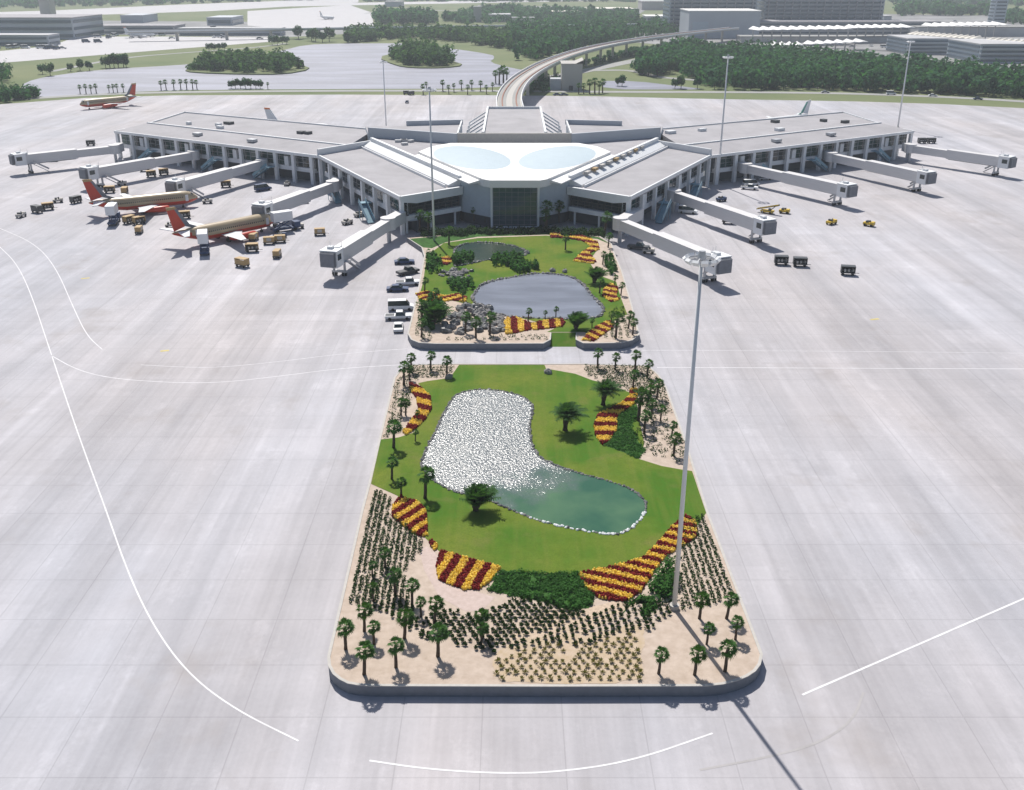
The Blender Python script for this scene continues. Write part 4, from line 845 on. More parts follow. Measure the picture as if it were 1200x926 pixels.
# ------------------------------------------------------------------ airliners
def airliner(nose, tail, label, livery, z0=3.05):
    Nn = P(*nose, 3.0); T = P(*tail, 3.0); Nn.z = T.z = 0; d = Nn - T; L = 30.5; rz = math.atan2(d.y, d.x); c = (Nn + T) / 2
    t = thing('airliner', label, 'airliner', c, rz, 'parked airliners'); top, bot, fin_m = livery
    st = [(15.2, .05, -.35), (14.9, .45, -.3), (14.2, .95, -.18), (13.2, 1.4, -.05), (11.8, 1.75, 0), (10, 1.88, 0), (0, 1.88, 0), (-5.5, 1.88, 0), (-8, 1.7, .2), (-10.5, 1.3, .55), (-13, .8, .95), (-14.8, .35, 1.2), (-15.3, .08, 1.25)]
    n = 20; vs = []; fs = []; mi = []
    for x, r, dz in st:
        for j in range(n): a = 2 * PI * j / n; vs.append((x, r * math.cos(a), z0 + dz + r * 1.06 * math.sin(a)))
    mb = MB(); o = 0
    for i in range(len(st) - 1):
        for j in range(n):
            am = 2 * PI * (j + .5) / n; low = math.sin(am) < -.30 or (st[i][0] < -10 and math.sin(am) < .3)
            fs.append((i * n + j, (i + 1) * n + j, (i + 1) * n + (j + 1) % n, i * n + (j + 1) % n)); mi.append(1 if low else 0)
    mb.v = vs; mb.f = fs; mb.m = mi; fus = mb.build('fuselage', [top, bot], t, smooth=True)
    cw = MB(); cw.box((13.35, 0, z0 + 1.0), (.8, 1.9, .55), mat4=Matrix.Rotation(.75, 4, 'Y')); cw.build('cockpit_window', M['glass'], fus)
    wr_ = MB()
    for sg in (-1, 1):
        for k in range(34): wr_.box((10.4 - k * .58, sg * 1.84, z0 + .42), (.26, .1, .36))
    wr_.build('cabin_windows', M['glass'], fus)
    for sg in (-1, 1):
        for x in (11.6, -9.2): MB().box((x, sg * (1.78 if x > 0 else 1.56), z0 + .1 + (0 if x > 0 else .4)), (.85, .12, 1.8)).build('door', M['lightgrey'], fus)
        wg = MB(); z = z0 - 1.1; prof = [((4.2, 1.2, z), (-2.6, 1.2, z), .62), ((1.2, 5.2, z + .35), (-2.8, 5.2, z + .35), .4), ((-3.0, 14.2, z + 1.2), (-4.6, 14.2, z + 1.2), .16)]
        v2 = []
        for (a, b, th) in prof:
            for (q, s_) in ((a, 0), (((a[0] * .65 + b[0] * .35), a[1], a[2]), th / 2), (b, 0), (((a[0] * .65 + b[0] * .35), a[1], a[2]), -th / 2)): v2.append((q[0], q[1] * sg, q[2] + s_))
        f2 = [(i * 4 + k, i * 4 + (k + 1) % 4, (i + 1) * 4 + (k + 1) % 4, (i + 1) * 4 + k) for i in range(2) for k in range(4)] + [(8, 9, 10, 11), (3, 2, 1, 0)]
        wg.add(v2, f2).build('wing', M['lightgrey'], t)
        MB().tube([(5.6, sg * 4.9, z - .55), (5.2, sg * 4.9, z - .55), (3, sg * 4.9, z - .55), (-.8, sg * 4.9, z - .45), (-2.0, sg * 4.9, z - .4)], [.72, .88, .9, .7, .4], 12).build('engine', bot, t, smooth=True)
        sb = MB(); zz = z0 + 1.35; hh = [(-10.6, .5), (-13.9, .5), (-15.3, 6.2), (-13.9, 6.2)]; sb.prism([(x, y * sg) for x, y in hh], zz, zz + .2); sb.build('tailplane', M['lightgrey'], t)
        wh = MB(); wh.tube([(-1.2, sg * 2.6 - .4, .55), (-1.2, sg * 2.6 + .4, .55)], .55, 12); wh.bar((-1.2, sg * 2.6, .5), (-1.2, sg * 2.4, z0 - 1), .25, .25); wh.build('main_gear', M['rubber'], t)
    ng = MB(); ng.tube([(10.6, -.25, .35), (10.6, .25, .35)], .36, 10); ng.bar((10.6, 0, .3), (10.6, 0, z0 - 1.4), .18, .18); ng.build('nose_gear', M['rubber'], t)
    fn = MB(); zf = z0 + 1.5
    base = [(-7.0, zf), (-10.2, zf + 1.4), (-13.6, zf + 6.3), (-16.0, zf + 6.4), (-14.6, zf + .2)]
    def fin_piece(pts, th, mi):
        vs_ = [(x, -th, z) for x, z in pts] + [(x, th, z) for x, z in pts]; k = len(pts)
        fn.add(vs_, [tuple(range(k)), tuple(range(k, 2 * k))[::-1]] + [(i, i + k, (i + 1) % k + k, (i + 1) % k) for i in range(k)], mi)
    lerp = lambda a, b, u: (a[0] + (b[0] - a[0]) * u, a[1] + (b[1] - a[1]) * u)
    le1, le2 = base[1], base[2]; te1, te2 = base[4], base[3]
    fin_piece([base[0], base[1], lerp(base[1], te1, .3), (-8.5, zf)], .12, 0)
    fin_piece([le1, lerp(le1, le2, .88), lerp(lerp(le1, le2, .88), lerp(te1, te2, .88), .28), lerp(le1, te1, .28)], .14, 0)
    fin_piece([lerp(le1, te1, .28), lerp(lerp(le1, le2, .88), lerp(te1, te2, .88), .28), lerp(te1, te2, .88), te1], .145, 1)
    fin_piece([lerp(le1, le2, .88), le2, te2, lerp(te1, te2, .88)], .14, 2)
    fn.build('tail_fin', fin_m, t)
SW = (M['gold'], M['red'], [M['wall'], M['red'], M['tan']]); WH = (M['white'], M['lightgrey'], [M['white'], M['lightgrey'], M['orange']]); WG = (M['white'], M['lightgrey'], [mat('green_tail', (.10, .32, .27), .4), M['white'], M['white']])
airliner((230, 230), (107, 243), 'tan and orange airliner at the left wing, farther of the two from the garden', SW)
airliner((322, 256), (203, 280), 'tan and orange airliner at the left wing, nearer of the two to the garden', SW)
airliner((88, 122.5), (165, 115.5), 'tan and red orange airliner taxiing far off at the apron edge', SW)
airliner((390, 151), (315, 148.5), 'white airliner hidden behind the left wing with only its tail showing', WH)
airliner((880, 146), (958, 137), 'white airliner with a pale green tail behind the right wing', WG)

# ------------------------------------------------------------------ vehicles
def wheels(t, xs, w_, r=.35):
    for x in xs:
        for sg in (-1, 1): MB().tube([(x, sg * w_ - .12, r), (x, sg * w_ + .12, r)], r, 10).build('wheel', M['rubber'], t)
def baggage_cart(m, covered=True):
    t = thing('baggage_cart', '', 'baggage cart'); MB().box((0, 0, .62), (3.3, 1.7, .18)).build('bed', M['darkmetal'], t); wheels(t, (-1.1, 1.1), .7, .3)
    c = MB(); c.box((0, 0, 2.1), (3.2, 1.75, .14)); c.box((-1.55, 0, 1.4), (.08, 1.7, 1.4)); c.box((1.55, 0, 1.4), (.08, 1.7, 1.4)); c.box((0, .84, 1.3), (3.1, .06, 1.2)); c.build('cover', m, t)
    lg_ = MB(); r_ = random.Random(2)
    for k in range(6): lg_.box((-1.2 + k * .48, -.1 + r_.uniform(-.2, .2), 1.0 + r_.uniform(0, .15)), (.42, .9, .6), r_.uniform(-.2, .2), k % 2)
    lg_.build('luggage', [M['darkmetal'], M['cap']], t)
    MB().bar((1.6, 0, .5), (2.6, 0, .45), .1, .1).build('tow_bar', M['darkmetal'], t); return Proto(t)
def dolly(m):
    t = thing('baggage_cart', '', 'baggage cart'); MB().box((0, 0, .55), (3, 1.6, .2)).build('bed', M['darkmetal'], t); wheels(t, (-1.1, 1.1), .65, .28)
    b = MB(); b.prism([(-1.4, -.75), (1.4, -.75), (1.4, .75), (-1.4, .75)], .66, 1.9); b.box((0, -.77, 1.3), (1.2, .05, .8), 0, 1); b.build('container', [m, M['cap']], t); MB().bar((1.5, 0, .5), (2.4, 0, .4), .1, .1).build('tow_bar', M['darkmetal'], t); return Proto(t)
def tug(m):
    t = thing('tow_tractor', '', 'tow tractor'); b = MB(); b.box((0, 0, .75), (2.9, 1.6, .6)); b.box((1.0, 0, 1.15), (.9, 1.5, .3)); b.build('body', m, t); wheels(t, (-.9, .95), .7, .38)
    MB().box((-.5, 0, 1.25), (.6, 1.2, .5)).build('seat', M['darkmetal'], t); c = MB(); c.bar((.35, 0, 1.1), (.15, 0, 1.6), .08, .5); c.build('steering_column', M['darkmetal'], t); return Proto(t)
def belt_loader(m):
    t = thing('belt_loader', '', 'belt loader'); MB().box((0, 0, .7), (3.6, 1.8, .5)).build('chassis', m, t); wheels(t, (-1.2, 1.2), .8, .38)
    b = MB(); b.bar((-3.2, 0, .9), (3.4, 0, 2.7), .9, .25); b.bar((.8, 0, .9), (2.2, 0, 2.2), .3, .2); b.build('belt', [M['darkmetal']], t); s_ = MB(); s_.bar((-3.1, .5, 1.05), (3.3, .5, 2.85), .1, .2); s_.bar((-3.1, -.5, 1.05), (3.3, -.5, 2.85), .1, .2); s_.build('side_rail', m, t); MB().box((.9, -.6, 1.3), (.7, .5, .7)).build('operator_seat', M['darkmetal'], t); return Proto(t)
def lift_truck(zl, m_box, m_ch):
    t = thing('catering_truck', '', 'catering truck'); MB().box((0, 0, .85), (7.4, 2.2, .4)).build('chassis', m_ch, t); wheels(t, (-2.4, 2.6), 1.0, .48)
    cb = MB(); cb.prism([(2.5, -1.1), (4.2, -1.1), (4.2, 1.1), (2.5, 1.1)], .9, 2.4); c_ = cb.build('cab', m_ch, t); MB().box((4.22, 0, 1.9), (.06, 1.9, .7)).build('windscreen', M['glass'], c_)
    lg_ = MB()
    for y in (-.8, .8): lg_.bar((-2.6, y, 1.1), (1.6, y, zl), .2, .25); lg_.bar((1.6, y, 1.1), (-2.6, y, zl), .2, .25)
    lg_.build('scissor_lift', m_ch, t)
    b = MB(); b.box((-.6, 0, zl + 1.25), (5.4, 2.4, 2.5)); bx = b.build('box_body', m_box, t); MB().box((2.13, 0, zl + 1.1), (.06, 1.6, 2.0)).build('rear_door', M['darkmetal'], bx); return Proto(t)
def car(m, kind='car'):
    L, W_, hb, hr = {'car': (4.8, 1.8, .85, 1.45), 'van': (5.3, 2.0, 1.15, 2.2), 'pickup': (5.4, 1.95, .95, 1.75)}[kind]
    t = thing({'car': 'parked_car', 'van': 'van', 'pickup': 'pickup_truck'}[kind], '', kind if kind != 'pickup' else 'pickup truck'); b = MB(); h = L / 2
    prof = {'car': [(-h, .35), (h, .35), (h, .7), (h - 1.2, hb), (-h + .9, hb + .05), (-h, .8)], 'van': [(-h, .35), (h, .35), (h, .9), (h - .8, hb), (-h, hb)], 'pickup': [(-h, .45), (h, .45), (h, .9), (h - .3, hb + .05), (-h, hb)]}[kind]
    k = len(prof); b.add([(x, -W_ / 2, z) for x, z in prof] + [(x, W_ / 2, z) for x, z in prof], [tuple(range(k))[::-1], tuple(range(k, 2 * k))] + [(i, (i + 1) % k, (i + 1) % k + k, i + k) for i in range(k)])
    b.build('body', m, t); c = {'car': (-h + .7, h - 1.25, -h + 1.3, h - 2.1), 'van': (-h, h - .8, -h + .05, h - 1.5), 'pickup': (-.6, 1.5, -.4, .9)}[kind]
    g = MB(); w1, w2 = W_ / 2 - .04, W_ / 2 - .22; g.add([(c[0], -w1, hb), (c[1], -w1, hb), (c[1], w1, hb), (c[0], w1, hb), (c[2], -w2, hr - .06), (c[3], -w2, hr - .06), (c[3], w2, hr - .06), (c[2], w2, hr - .06)], [(0, 1, 5, 4), (1, 2, 6, 5), (2, 3, 7, 6), (3, 0, 4, 7)]); g.build('windows', M['glass'], t)
    r = MB(); r.box(((c[2] + c[3]) / 2, 0, hr - .03), (c[3] - c[2], 2 * w2, .08)); r.build('roof', m, t); wheels(t, (-h + .95, h - .95), W_ / 2 - .08, .34)
    if kind == 'pickup': MB().box((-1.7, 0, hb + .01), (1.8, 1.5, .05)).build('cargo_bed', M['darkmetal'], t)
    return Proto(t)
V = dict(tan=baggage_cart(M['tan']), box=dolly(M['tan']), dark=baggage_cart(M['darkmetal']), tug=tug(M['cap']), ytug=tug(M['yellow']), ntug=tug(M['navy']), ybelt=belt_loader(M['yellow']),
         cater=lift_truck(3.0, M['white'], M['navy']), white=car(M['white']), navy=car(M['navy']), van=car(M['white'], 'van'), pick=car(M['white'], 'pickup'), dpick=car(M['darkmetal'], 'pickup'), grey=car(M['metal']), dvan=car(M['navy'], 'van'))
ZR = 3, 0, 130
def veh(kind, x, y, rz, label, group=None, sc=1.0): V[kind].place(P(x, y, .06), math.radians(rz), sc, label, group)
def vz(kind, x, y, rz, label, group=None): veh(kind, x / 3, 130 + y / 3, rz, label, group)
veh('cater', 134, 262, 100, 'raised white box truck on dark blue chassis under the tail of the farther orange jet', 'catering trucks')
veh('cater', 240, 296, 105, 'raised white box truck on dark blue chassis under the tail of the nearest orange jet', 'catering trucks')
veh('cater', 334, 271, 35, 'white box truck raised at the nose of the nearest orange jet', 'catering trucks')
gT = 'tan baggage carts'
for k, x, y, rz, lb in (('tan', 533, 232, 20, 'tan baggage cart left of a pair between two left wing jet bridges'), ('tan', 577, 225, 20, 'tan baggage cart right of a pair between two left wing jet bridges'), ('tan', 387, 288, 15, 'tan baggage cart behind the farther orange jet, nearer its tail'), ('tan', 440, 292, 100, 'tan baggage cart standing end on behind the farther orange jet'),
    ('tan', 455, 395, 60, 'cart with bags under the rear belly of the farther orange jet'), ('box', 490, 430, 95, 'tan box cart in front of the farther orange jet wing'), ('tan', 490, 398, 50, 'cart beside the wing of the farther orange jet'), ('box', 893, 455, 80, 'tan box cart just right of the nearest jet wing'), ('box', 947, 468, 10, 'rounded tan cart beneath the nose of the nearest orange jet'), ('box', 985, 462, 10, 'tan cart close to the nose truck of the nearest jet'),
    ('tan', 887, 495, 10, 'small tan cart in front of the nearest jet wing tip'), ('box', 975, 515, 88, 'tall tan box cart standing apart before the nearest jet nose'), ('tan', 853, 548, 150, 'tan cart standing alone nearest the camera before the nearest jet'), ('tan', 795, 268, 15, 'tan cart beside the shadow of the middle left jet bridge'), ('box', 1125, 437, 12, 'tan cart alone between the jets and the garden side jet bridge'),
    ('tug', 1050, 413, 15, 'pale tow tractor right of the nose truck'), ('tug', 730, 325, 12, 'grey tow tractor ahead of the farther jet nose'), ('dark', 268, 324, 60, 'dark cart left of the farther jet tail'), ('tug', 205, 322, 20, 'pale tractor on the apron left of the jets'), ('tug', 75, 374, 80, 'leftmost tow tractor on the open apron'), ('dark', 132, 358, 150, 'dark cart of a pair on the open left apron'), ('tan', 170, 348, 30, 'tan cart of a pair on the open left apron'),
    ('tan', 650, 378, 20, 'cart under the nose of the farther orange jet'), ('tug', 600, 410, 20, 'tractor between the two orange jets'), ('ntug', 655, 368, 110, 'dark blue tractor between the orange jets'), ('ntug', 990, 448, 70, 'blue tractor at the nose wheel of the nearest jet'),
    ('dvan', 925, 280, 40, 'dark blue van beside the left wing colonnade'), ('tug', 1010, 262, 90, 'tractor parked under the left wing eave'), ('tug', 430, 262, 15, 'pale tractor on the shadow of the second outer jet bridge'), ('ntug', 1068, 325, 30, 'blue tractor under the jet bridge by the nearest jet'), ('dark', 510, 212, 15, 'dark cart under the left wing eave'), ('tug', 190, 178, 20, 'pale tractor by the outermost left jet bridge'), ('dark', 320, 122, 10, 'dark cart by the end of the left wing')):
    vz(k, x, y, rz, lb, gT if k in ('tan', 'box') else None)
for k, x, y, rz, lb in (('navy', 474, 309, 10, 'dark car with a bright roof by the garden edge, farthest of the parked ones'), ('dpick', 478, 321, 38, 'dark pickup parked at an angle beside the pond garden'), ('navy', 466, 341, 4, 'long dark blue car parked square to the pond garden'), ('van', 470, 363, 6, 'white van parked above two other white vehicles by the garden'), ('pick', 467, 374, 5, 'white pickup between a white van and a white car'), ('white', 467, 386, 95, 'white car nearest the service road beside the pond garden'), ('pick', 478, 334, 8, 'white pickup just behind the long dark blue car'),
    ('tug', 407, 263, 45, 'pale tractor behind the garden side jet bridge'), ('tug', 421, 254, 45, 'tractor beside the blue stairs on the left'), ('ntug', 430, 277, 20, 'dark tractor beside the left garden jet bridge'), ('tug', 442, 272, 20, 'tractor under the left garden jet bridge'),
    ('dark', 915, 310, -8, 'dark baggage cart, left one of a close pair on the right apron'), ('dark', 937, 312, -8, 'dark baggage cart, right one of a close pair on the right apron'), ('dark', 993, 322, -12, 'dark baggage cart standing alone on the right apron'),
    ('ybelt', 899, 250, -35, 'yellow belt loader beside a tractor near the right jet bridge'), ('ytug', 919, 250, -30, 'yellow tractor beside a belt loader near the right jet bridge'), ('ytug', 974, 263, 35, 'small yellow tractor on the open right apron, left of two'), ('ytug', 1018, 265, -40, 'small yellow tractor on the open right apron, right of two'),
    ('dpick', 748, 292, -20, 'dark pickup under the garden side jet bridge on the right'), ('tug', 760, 297, -15, 'pale tractor under the garden side jet bridge on the right'), ('van', 806, 250, -20, 'white van by the stairs of the right block'), ('dark', 853, 262, -15, 'dark cart in the shadow of the second right jet bridge'), ('ntug', 845, 236, 20, 'dark tractor by the mast before the right wing'), ('van', 880, 218, 10, 'white van under the right wing colonnade'), ('grey', 896, 211, 10, 'grey car under the right wing colonnade'), ('pick', 878, 222, -20, 'white pickup beside the right wing colonnade'),
    ('dark', 1080, 168, 5, 'dark carts beyond the end of the right wing, nearest to it'), ('dark', 1091, 168, 5, 'dark cart beyond the end of the right wing, farthest from it'), ('van', 1044, 111, -5, 'large white van driving on the perimeter road'), ('white', 1093, 113, -6, 'white car on the perimeter road behind the van'), ('navy', 1146, 117, -8, 'dark car on the perimeter road'), ('grey', 967, 109, -3, 'grey car on the perimeter road below the woods'),
    ('dark', 476, 111, 10, 'dark cart at the apron edge below the lake'), ('dark', 482, 111.5, 40, 'second dark cart at the apron edge below the lake'), ('ntug', 477, 121, 90, 'dark tractor alone on the apron behind the terminal'), ('navy', 653, 112, 10, 'dark car by the little grey building'), ('navy', 661, 112, 20, 'second dark car by the little grey building'), ('grey', 506, 107, 4, 'grey car on the perimeter road by the lake')):
    veh(k, x, y, rz, lb)

# ------------------------------------------------------------------ guideways
def guideway(px, z, wd, label, step, pier_w, two=True):
    pts = smooth_line([P(x, y, z) for x, y in px], 3); c = pts[0]; t = thing('guideway', label, 'guideway', (c.x, c.y, 0)); off = (c.x, c.y, 0)
    def lat(i, o): d = pts[min(i + 1, len(pts) - 1)] - pts[max(i - 1, 0)]; return pts[i] + Vector((-d.y, d.x, 0)).normalized() * o
    def beam(o, w_, h_, zo):
        mb = MB(); vs = []
        for i in range(len(pts)):
            for a, b in ((o - w_ / 2, zo), (o - w_ / 2, zo + h_), (o + w_ / 2, zo + h_), (o + w_ / 2, zo)): q = lat(i, a); vs.append((q.x, q.y, z + b))
        fs = [(4 * i + k, 4 * i + (k + 1) % 4, 4 * i + 4 + (k + 1) % 4, 4 * i + 4 + k) for i in range(len(pts) - 1) for k in range(4)] + [(0, 1, 2, 3), tuple(range(4 * len(pts) - 4, 4 * len(pts)))[::-1]]
        return mb.add(vs, fs)
    beam(0, wd, 1.2, -1.2).build('deck', M['cap'], t, off)
    for o in ((-wd * .27, wd * .27) if two else (0,)):
        beam(o, wd * .3, .12, .004).build('running_surface', M['road'], t, off)
        beam(o, .5, .35, .13).build('guide_rail', M['rust'] if two else M['wall'], t, off)
    for o in (-wd / 2 + .2, wd / 2 - .2): beam(o, .35, 1.0, .003).build('parapet', M['white'], t, off)
    acc = 0; last = pts[0]
    for i in range(1, len(pts)):
        acc += (pts[i] - last).length; last = pts[i]
        if acc >= step:
            acc = 0; q = pts[i]; pm = MB(); pm.box((q.x, q.y, (z - 1.21) / 2), (pier_w, pier_w * 1.6, z - 1.21)); pm.build('pier', M['cap'], t, off)
guideway([(598, 128), (596, 117), (599, 107), (606, 97), (618, 87), (640, 74.5), (670, 63), (700, 55), (740, 47.5), (800, 39.5), (860, 33)], 11.5, 11.5, 'pale people mover guideway curving from the terminal past the lake', 28, 1.8)
guideway([(150, 37.5), (250, 36), (400, 33.5), (560, 30.8), (700, 29.5), (775, 28)], 9, 8, 'straight grey guideway crossing far behind the lake and woods', 40, 2.2, False)

# ------------------------------------------------------------------ trees and woods
def wood(name, px, n, rmin, rmax, hmin, hmax, leaves, size, m='tree'):
    poly = [P(x, y) for x, y in px]; xs = [p.x for p in poly]; ys = [p.y for p in poly]; c = []; r = []; tr = 0
    while len(c) < n and tr < n * 40:
        tr += 1; p = (random.uniform(min(xs), max(xs)), random.uniform(min(ys), max(ys)))
        if inside(p, poly):
            h = random.uniform(hmin, hmax); q = random.uniform(rmin * .6, rmax); h *= random.uniform(.7, 1.12); c.append((*p, h * .55)); r.append((q, q, h * .45))
    return tag(leaf_cloud(name, c, r, leaves, size, M[m], shell=.65), kind='stuff')
wood('woods', [(598, 72), (640, 70), (680, 60), (740, 50), (800, 40), (800, 34), (700, 34), (598, 36)], 420, 4, 7, 10, 17, 60, 2.6)
wood('woods', [(405, 51), (470, 46), (505, 47), (540, 50), (590, 58), (600, 66), (600, 42), (410, 40)], 320, 4, 7, 8, 14, 50, 2.8, 'tree2')
wood('woods', [(440, 29), (508, 29), (508, 22), (440, 21)], 150, 6, 9, 12, 18, 45, 3.8)
wood('woods', [(520, 28), (565, 29), (600, 27), (700, 29), (745, 26), (745, 20), (600, 10), (555, 14), (520, 20)], 330, 5, 9, 8, 15, 34, 4)
wood('woods', [(745, 86), (765, 92), (790, 84), (835, 104), (900, 106), (980, 106), (1060, 109.5), (1200, 115), (1320, 124), (1320, 109), (1200, 99), (1100, 87), (1000, 77), (900, 68), (800, 61), (750, 74)], 1500, 3.4, 6, 8, 14, 60, 2.1)
wood('woods', [(1050, 19), (1165, 19), (1165, 14), (1050, 12)], 110, 7, 11, 12, 20, 36, 5)
wood('woods', [(1165, 28), (1240, 32), (1240, 20), (1180, 18)], 60, 6, 9, 10, 16, 36, 4)
wood('woods', [(-120, 11), (60, 9.5), (200, 5), (330, 1.5), (430, -1), (430, -8), (-120, -4)], 700, 8, 16, 8, 14, 26, 8)
wood('woods', [(430, 2), (740, 3), (760, -6), (430, -7)], 500, 8, 16, 8, 14, 24, 8)
wood('woods', [(1040, 4), (1300, 10), (1300, -6), (1040, -6)], 400, 8, 16, 8, 14, 24, 8)
wood('woods', [(220, 84), (283, 86.5), (333, 86.5), (356, 81), (345, 77), (330, 72.5), (290, 70.5), (245, 75)], 190, 3, 5, 6, 12, 60, 1.9, 'tree2')
wood('woods', [(455, 69), (468, 76), (485, 79), (520, 79), (533, 75), (515, 65), (500, 62), (470, 65)], 130, 3, 5.5, 7, 16, 64, 1.9, 'tree2')
wood('woods', [(-60, 128), (0, 121), (40, 117), (44, 113), (-60, 116)], 70, 2.5, 4, 5, 8, 60, 1.4)
wood('woods', [(-60, 105), (0, 101), (10, 97), (11, 88), (-60, 92)], 60, 3, 5, 7, 12, 60, 1.6)
wood('woods', [(640, 104), (656, 101), (652, 95), (632, 92), (622, 100), (612, 110), (640, 109)], 60, 2, 3.2, 3, 6, 50, 1.3)
wood('scrub', [(672, 84), (745, 66), (820, 52), (815, 49), (735, 60), (680, 74)], 130, 2, 3.5, 2.5, 5, 40, 1.7)
def tree(seed, m, h=9, r=4.0):
    t = thing('tree', '', 'tree'); MB().tube([(0, 0, -.2), (.1, 0, h * .25), (0, .1, h * .55)], [.3, .22, .12], 7).build('trunk', M['bark'], t)
    r_ = random.Random(seed); cs = [(0, 0, h * .62)]; rs = [(r * .75, r * .75, h * .34)]
    for k in range(7):
        a = r_.random() * 6.28; cs.append((math.cos(a) * r * .5, math.sin(a) * r * .5, h * r_.uniform(.45, .8))); rs.append((r * .45, r * .45, h * .2))
    leaf_cloud('crown', cs, rs, 60, 1.1, m, t); return Proto(t)
TR = [tree(1, M['tree']), tree(2, M['tree2']), tree(3, M['tree'], 8, 3.2)]
def trees(lst, label, group, hm=9.0):
    for i, (x, y, h) in enumerate(lst): TR[i % 3].place(P(x, y, 0), random.random() * 6.28, h / hm, label if isinstance(label, str) else label[i], group)
trees([(50, 87, 7), (59, 89, 8.5)], ['smaller round tree of a pair on the left lake shore', 'larger round tree of a pair on the left lake shore'], 'trees on the left lake shore')
trees([(83, 84, 6), (94, 83, 8), (105, 83, 8)], 'round tree in a loose row of three on the lake shore', 'row of three shore trees')
trees([(124, 80, 8), (129, 80, 10), (134, 79.5, 10), (139, 79.5, 10.5), (145, 79, 10), (148, 79, 8)], 'bushy tree of a tight clump on the far left lake shore', 'tight clump of shore trees')
trees([(245, 60, 7), (251, 60, 7), (257, 59, 7), (263, 59, 7)], 'low tree of a hedge like row beside the far apron', 'trees beside the far apron')
trees([(319, 53, 9), (325, 53, 9), (331, 52, 9), (336, 52, 8)], 'low tree of a clump left of the lake head', 'trees at the lake head')
trees([(271, 104, 5), (276, 104, 6), (282, 104, 6), (288, 104, 6.5), (294, 104, 6), (300, 104, 6), (305, 104, 5.5)], 'bush of a dense round row on the near lake shore', 'dense bush row on the near shore')
trees([(791, 104, 6), (798, 104, 8), (817, 104, 8), (729, 101, 7), (724, 101, 5)], 'small tree standing apart by the right hand pool', 'small trees by the right pool')
trees([(835 + k * 14 + random.uniform(-4, 4), 105.3 + max(0, (k - 12)) * .75 + random.uniform(-.5, .3), random.uniform(4.5, 7.5)) for k in range(27)], 'tree in the front row of the right hand woods along the road', 'front row of the right woods')
trees([(752, 86, 10), (760, 89, 11), (770, 90, 11), (778, 87, 10), (785, 87, 9)], 'dark tree at the left tip of the right hand woods', 'trees at the left tip of the woods')
trees([(365, 48, 12), (370, 49, 13), (378, 50, 12), (350, 46, 14), (386, 49, 14)], 'tree rising behind the lake head under the far guideway', 'trees under the far guideway')
SP = [FP[0], FP[2]]
def fpalms(lst, label, group):
    for i, (x, y, h) in enumerate(lst): SP[i % 2].place(P(x, y, 0), random.random() * 6, h / 3.9, label, group)
fpalms([(94, 110, 5), (101, 110, 5.5), (107, 110, 5), (113, 109.5, 5.5)], 'palm in a row of four on the shore above the far orange jet', 'shore palms above the far jet, left row')
fpalms([(128, 109, 4.5), (133, 109, 5), (138, 108.7, 5), (145, 108.5, 5)], 'palm in the dense clump on the shore just left of the far orange jet tail', 'shore palms above the far jet, right clump')
fpalms([(189, 106, 5.5), (195, 105.5, 6), (204, 105.5, 6), (212, 105, 6), (219, 105, 6), (226, 105, 6), (231, 105, 5.5)], 'palm in the row of seven on the near lake shore', 'row of seven shore palms')
fpalms([(314, 104.5, 4)], 'lone small palm on the near shore right of the bush row', None)
fpalms([(581, 98, 8), (585, 99, 10), (590, 98, 11), (594, 97, 9)], 'tall palm clustered beside the start of the curved guideway', 'palms beside the guideway')
fpalms([(496, 111, 6), (500, 106, 5), (519, 107, 6.5), (526, 110, 5), (532, 108, 5), (541, 106, 6), (548, 111, 5.5), (553, 106, 6), (563, 107, 6), (570, 110, 5), (577, 107, 5)], 'slim young palm along the road below the lake', 'slim palms along the lake road')
fpalms([(691, 110, 8), (697, 110, 9), (702, 110, 7), (706, 109, 8), (678, 110, 6), (684, 110, 6)], 'palm beside the little grey building at the apron edge', 'palms by the little grey building')

# ------------------------------------------------------------------ far buildings
def fbuild(name, label, cat, x0, x1, yg, dep, h, m, roof_m=None, floors=0, slab=None, group=None):
    a, b = P(x0, yg), P(x1, yg); y0 = a.y; w_ = b.x - a.x; t = thing(name, label, cat, ((a.x + b.x) / 2, y0, 0), 0, group)
    mb = MB(); mb.box((0, dep / 2, h / 2), (w_, dep, h)); mb.build('wall', m, t)
    MB().box((0, dep / 2, h + .4), (w_ + 1, dep + 1, .8)).build('roof', roof_m or M['fardeck'], t)
    if floors:
        for k in range(floors):
            z = h * (k + .5) / floors
            wm = MB(); wm.box((0, -.3, z), (w_ - 3, .5, h / floors * .42)); wm.box((-w_ / 2 - .3, dep / 2, z), (.5, dep - 3, h / floors * .42)); wm.box((w_ / 2 + .3, dep / 2, z), (.5, dep - 3, h / floors * .42)); wm.build('window_band', M['hazyglass'], t)
            if slab: sm_ = MB(); sm_.box((0, -1.0, z - h / floors * .35), (w_, 2.0, .9)); sm_.build('balcony_slab', slab, t)
    return t, w_, y0
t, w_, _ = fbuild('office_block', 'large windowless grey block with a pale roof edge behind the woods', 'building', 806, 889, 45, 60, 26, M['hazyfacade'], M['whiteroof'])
MB().box((-w_ / 2 + 12, -.4, 9), (16, .6, 14)).build('wall_panel', M['facade'], t)
for x0, x1, yg, lb in ((783, 884, 39, 'tiered hotel block with slatted floors behind the grey block'), (893, 1032, 37.5, 'wide tiered hotel block with close set balconies, right of the grey block')):
    t, w_, _ = fbuild('hotel', lb, 'hotel', x0, x1, yg, 50, 62, M['facade'], None, 15, M['fardeck'], 'hotel blocks')
    n = int(w_ / 9); fm = MB()
    for k in range(n): fm.box((-w_ / 2 + (k + .5) * w_ / n, -1.1, 31), (.7, 2.2, 60))
    fm.build('facade_fins', M['fardeck'], t)
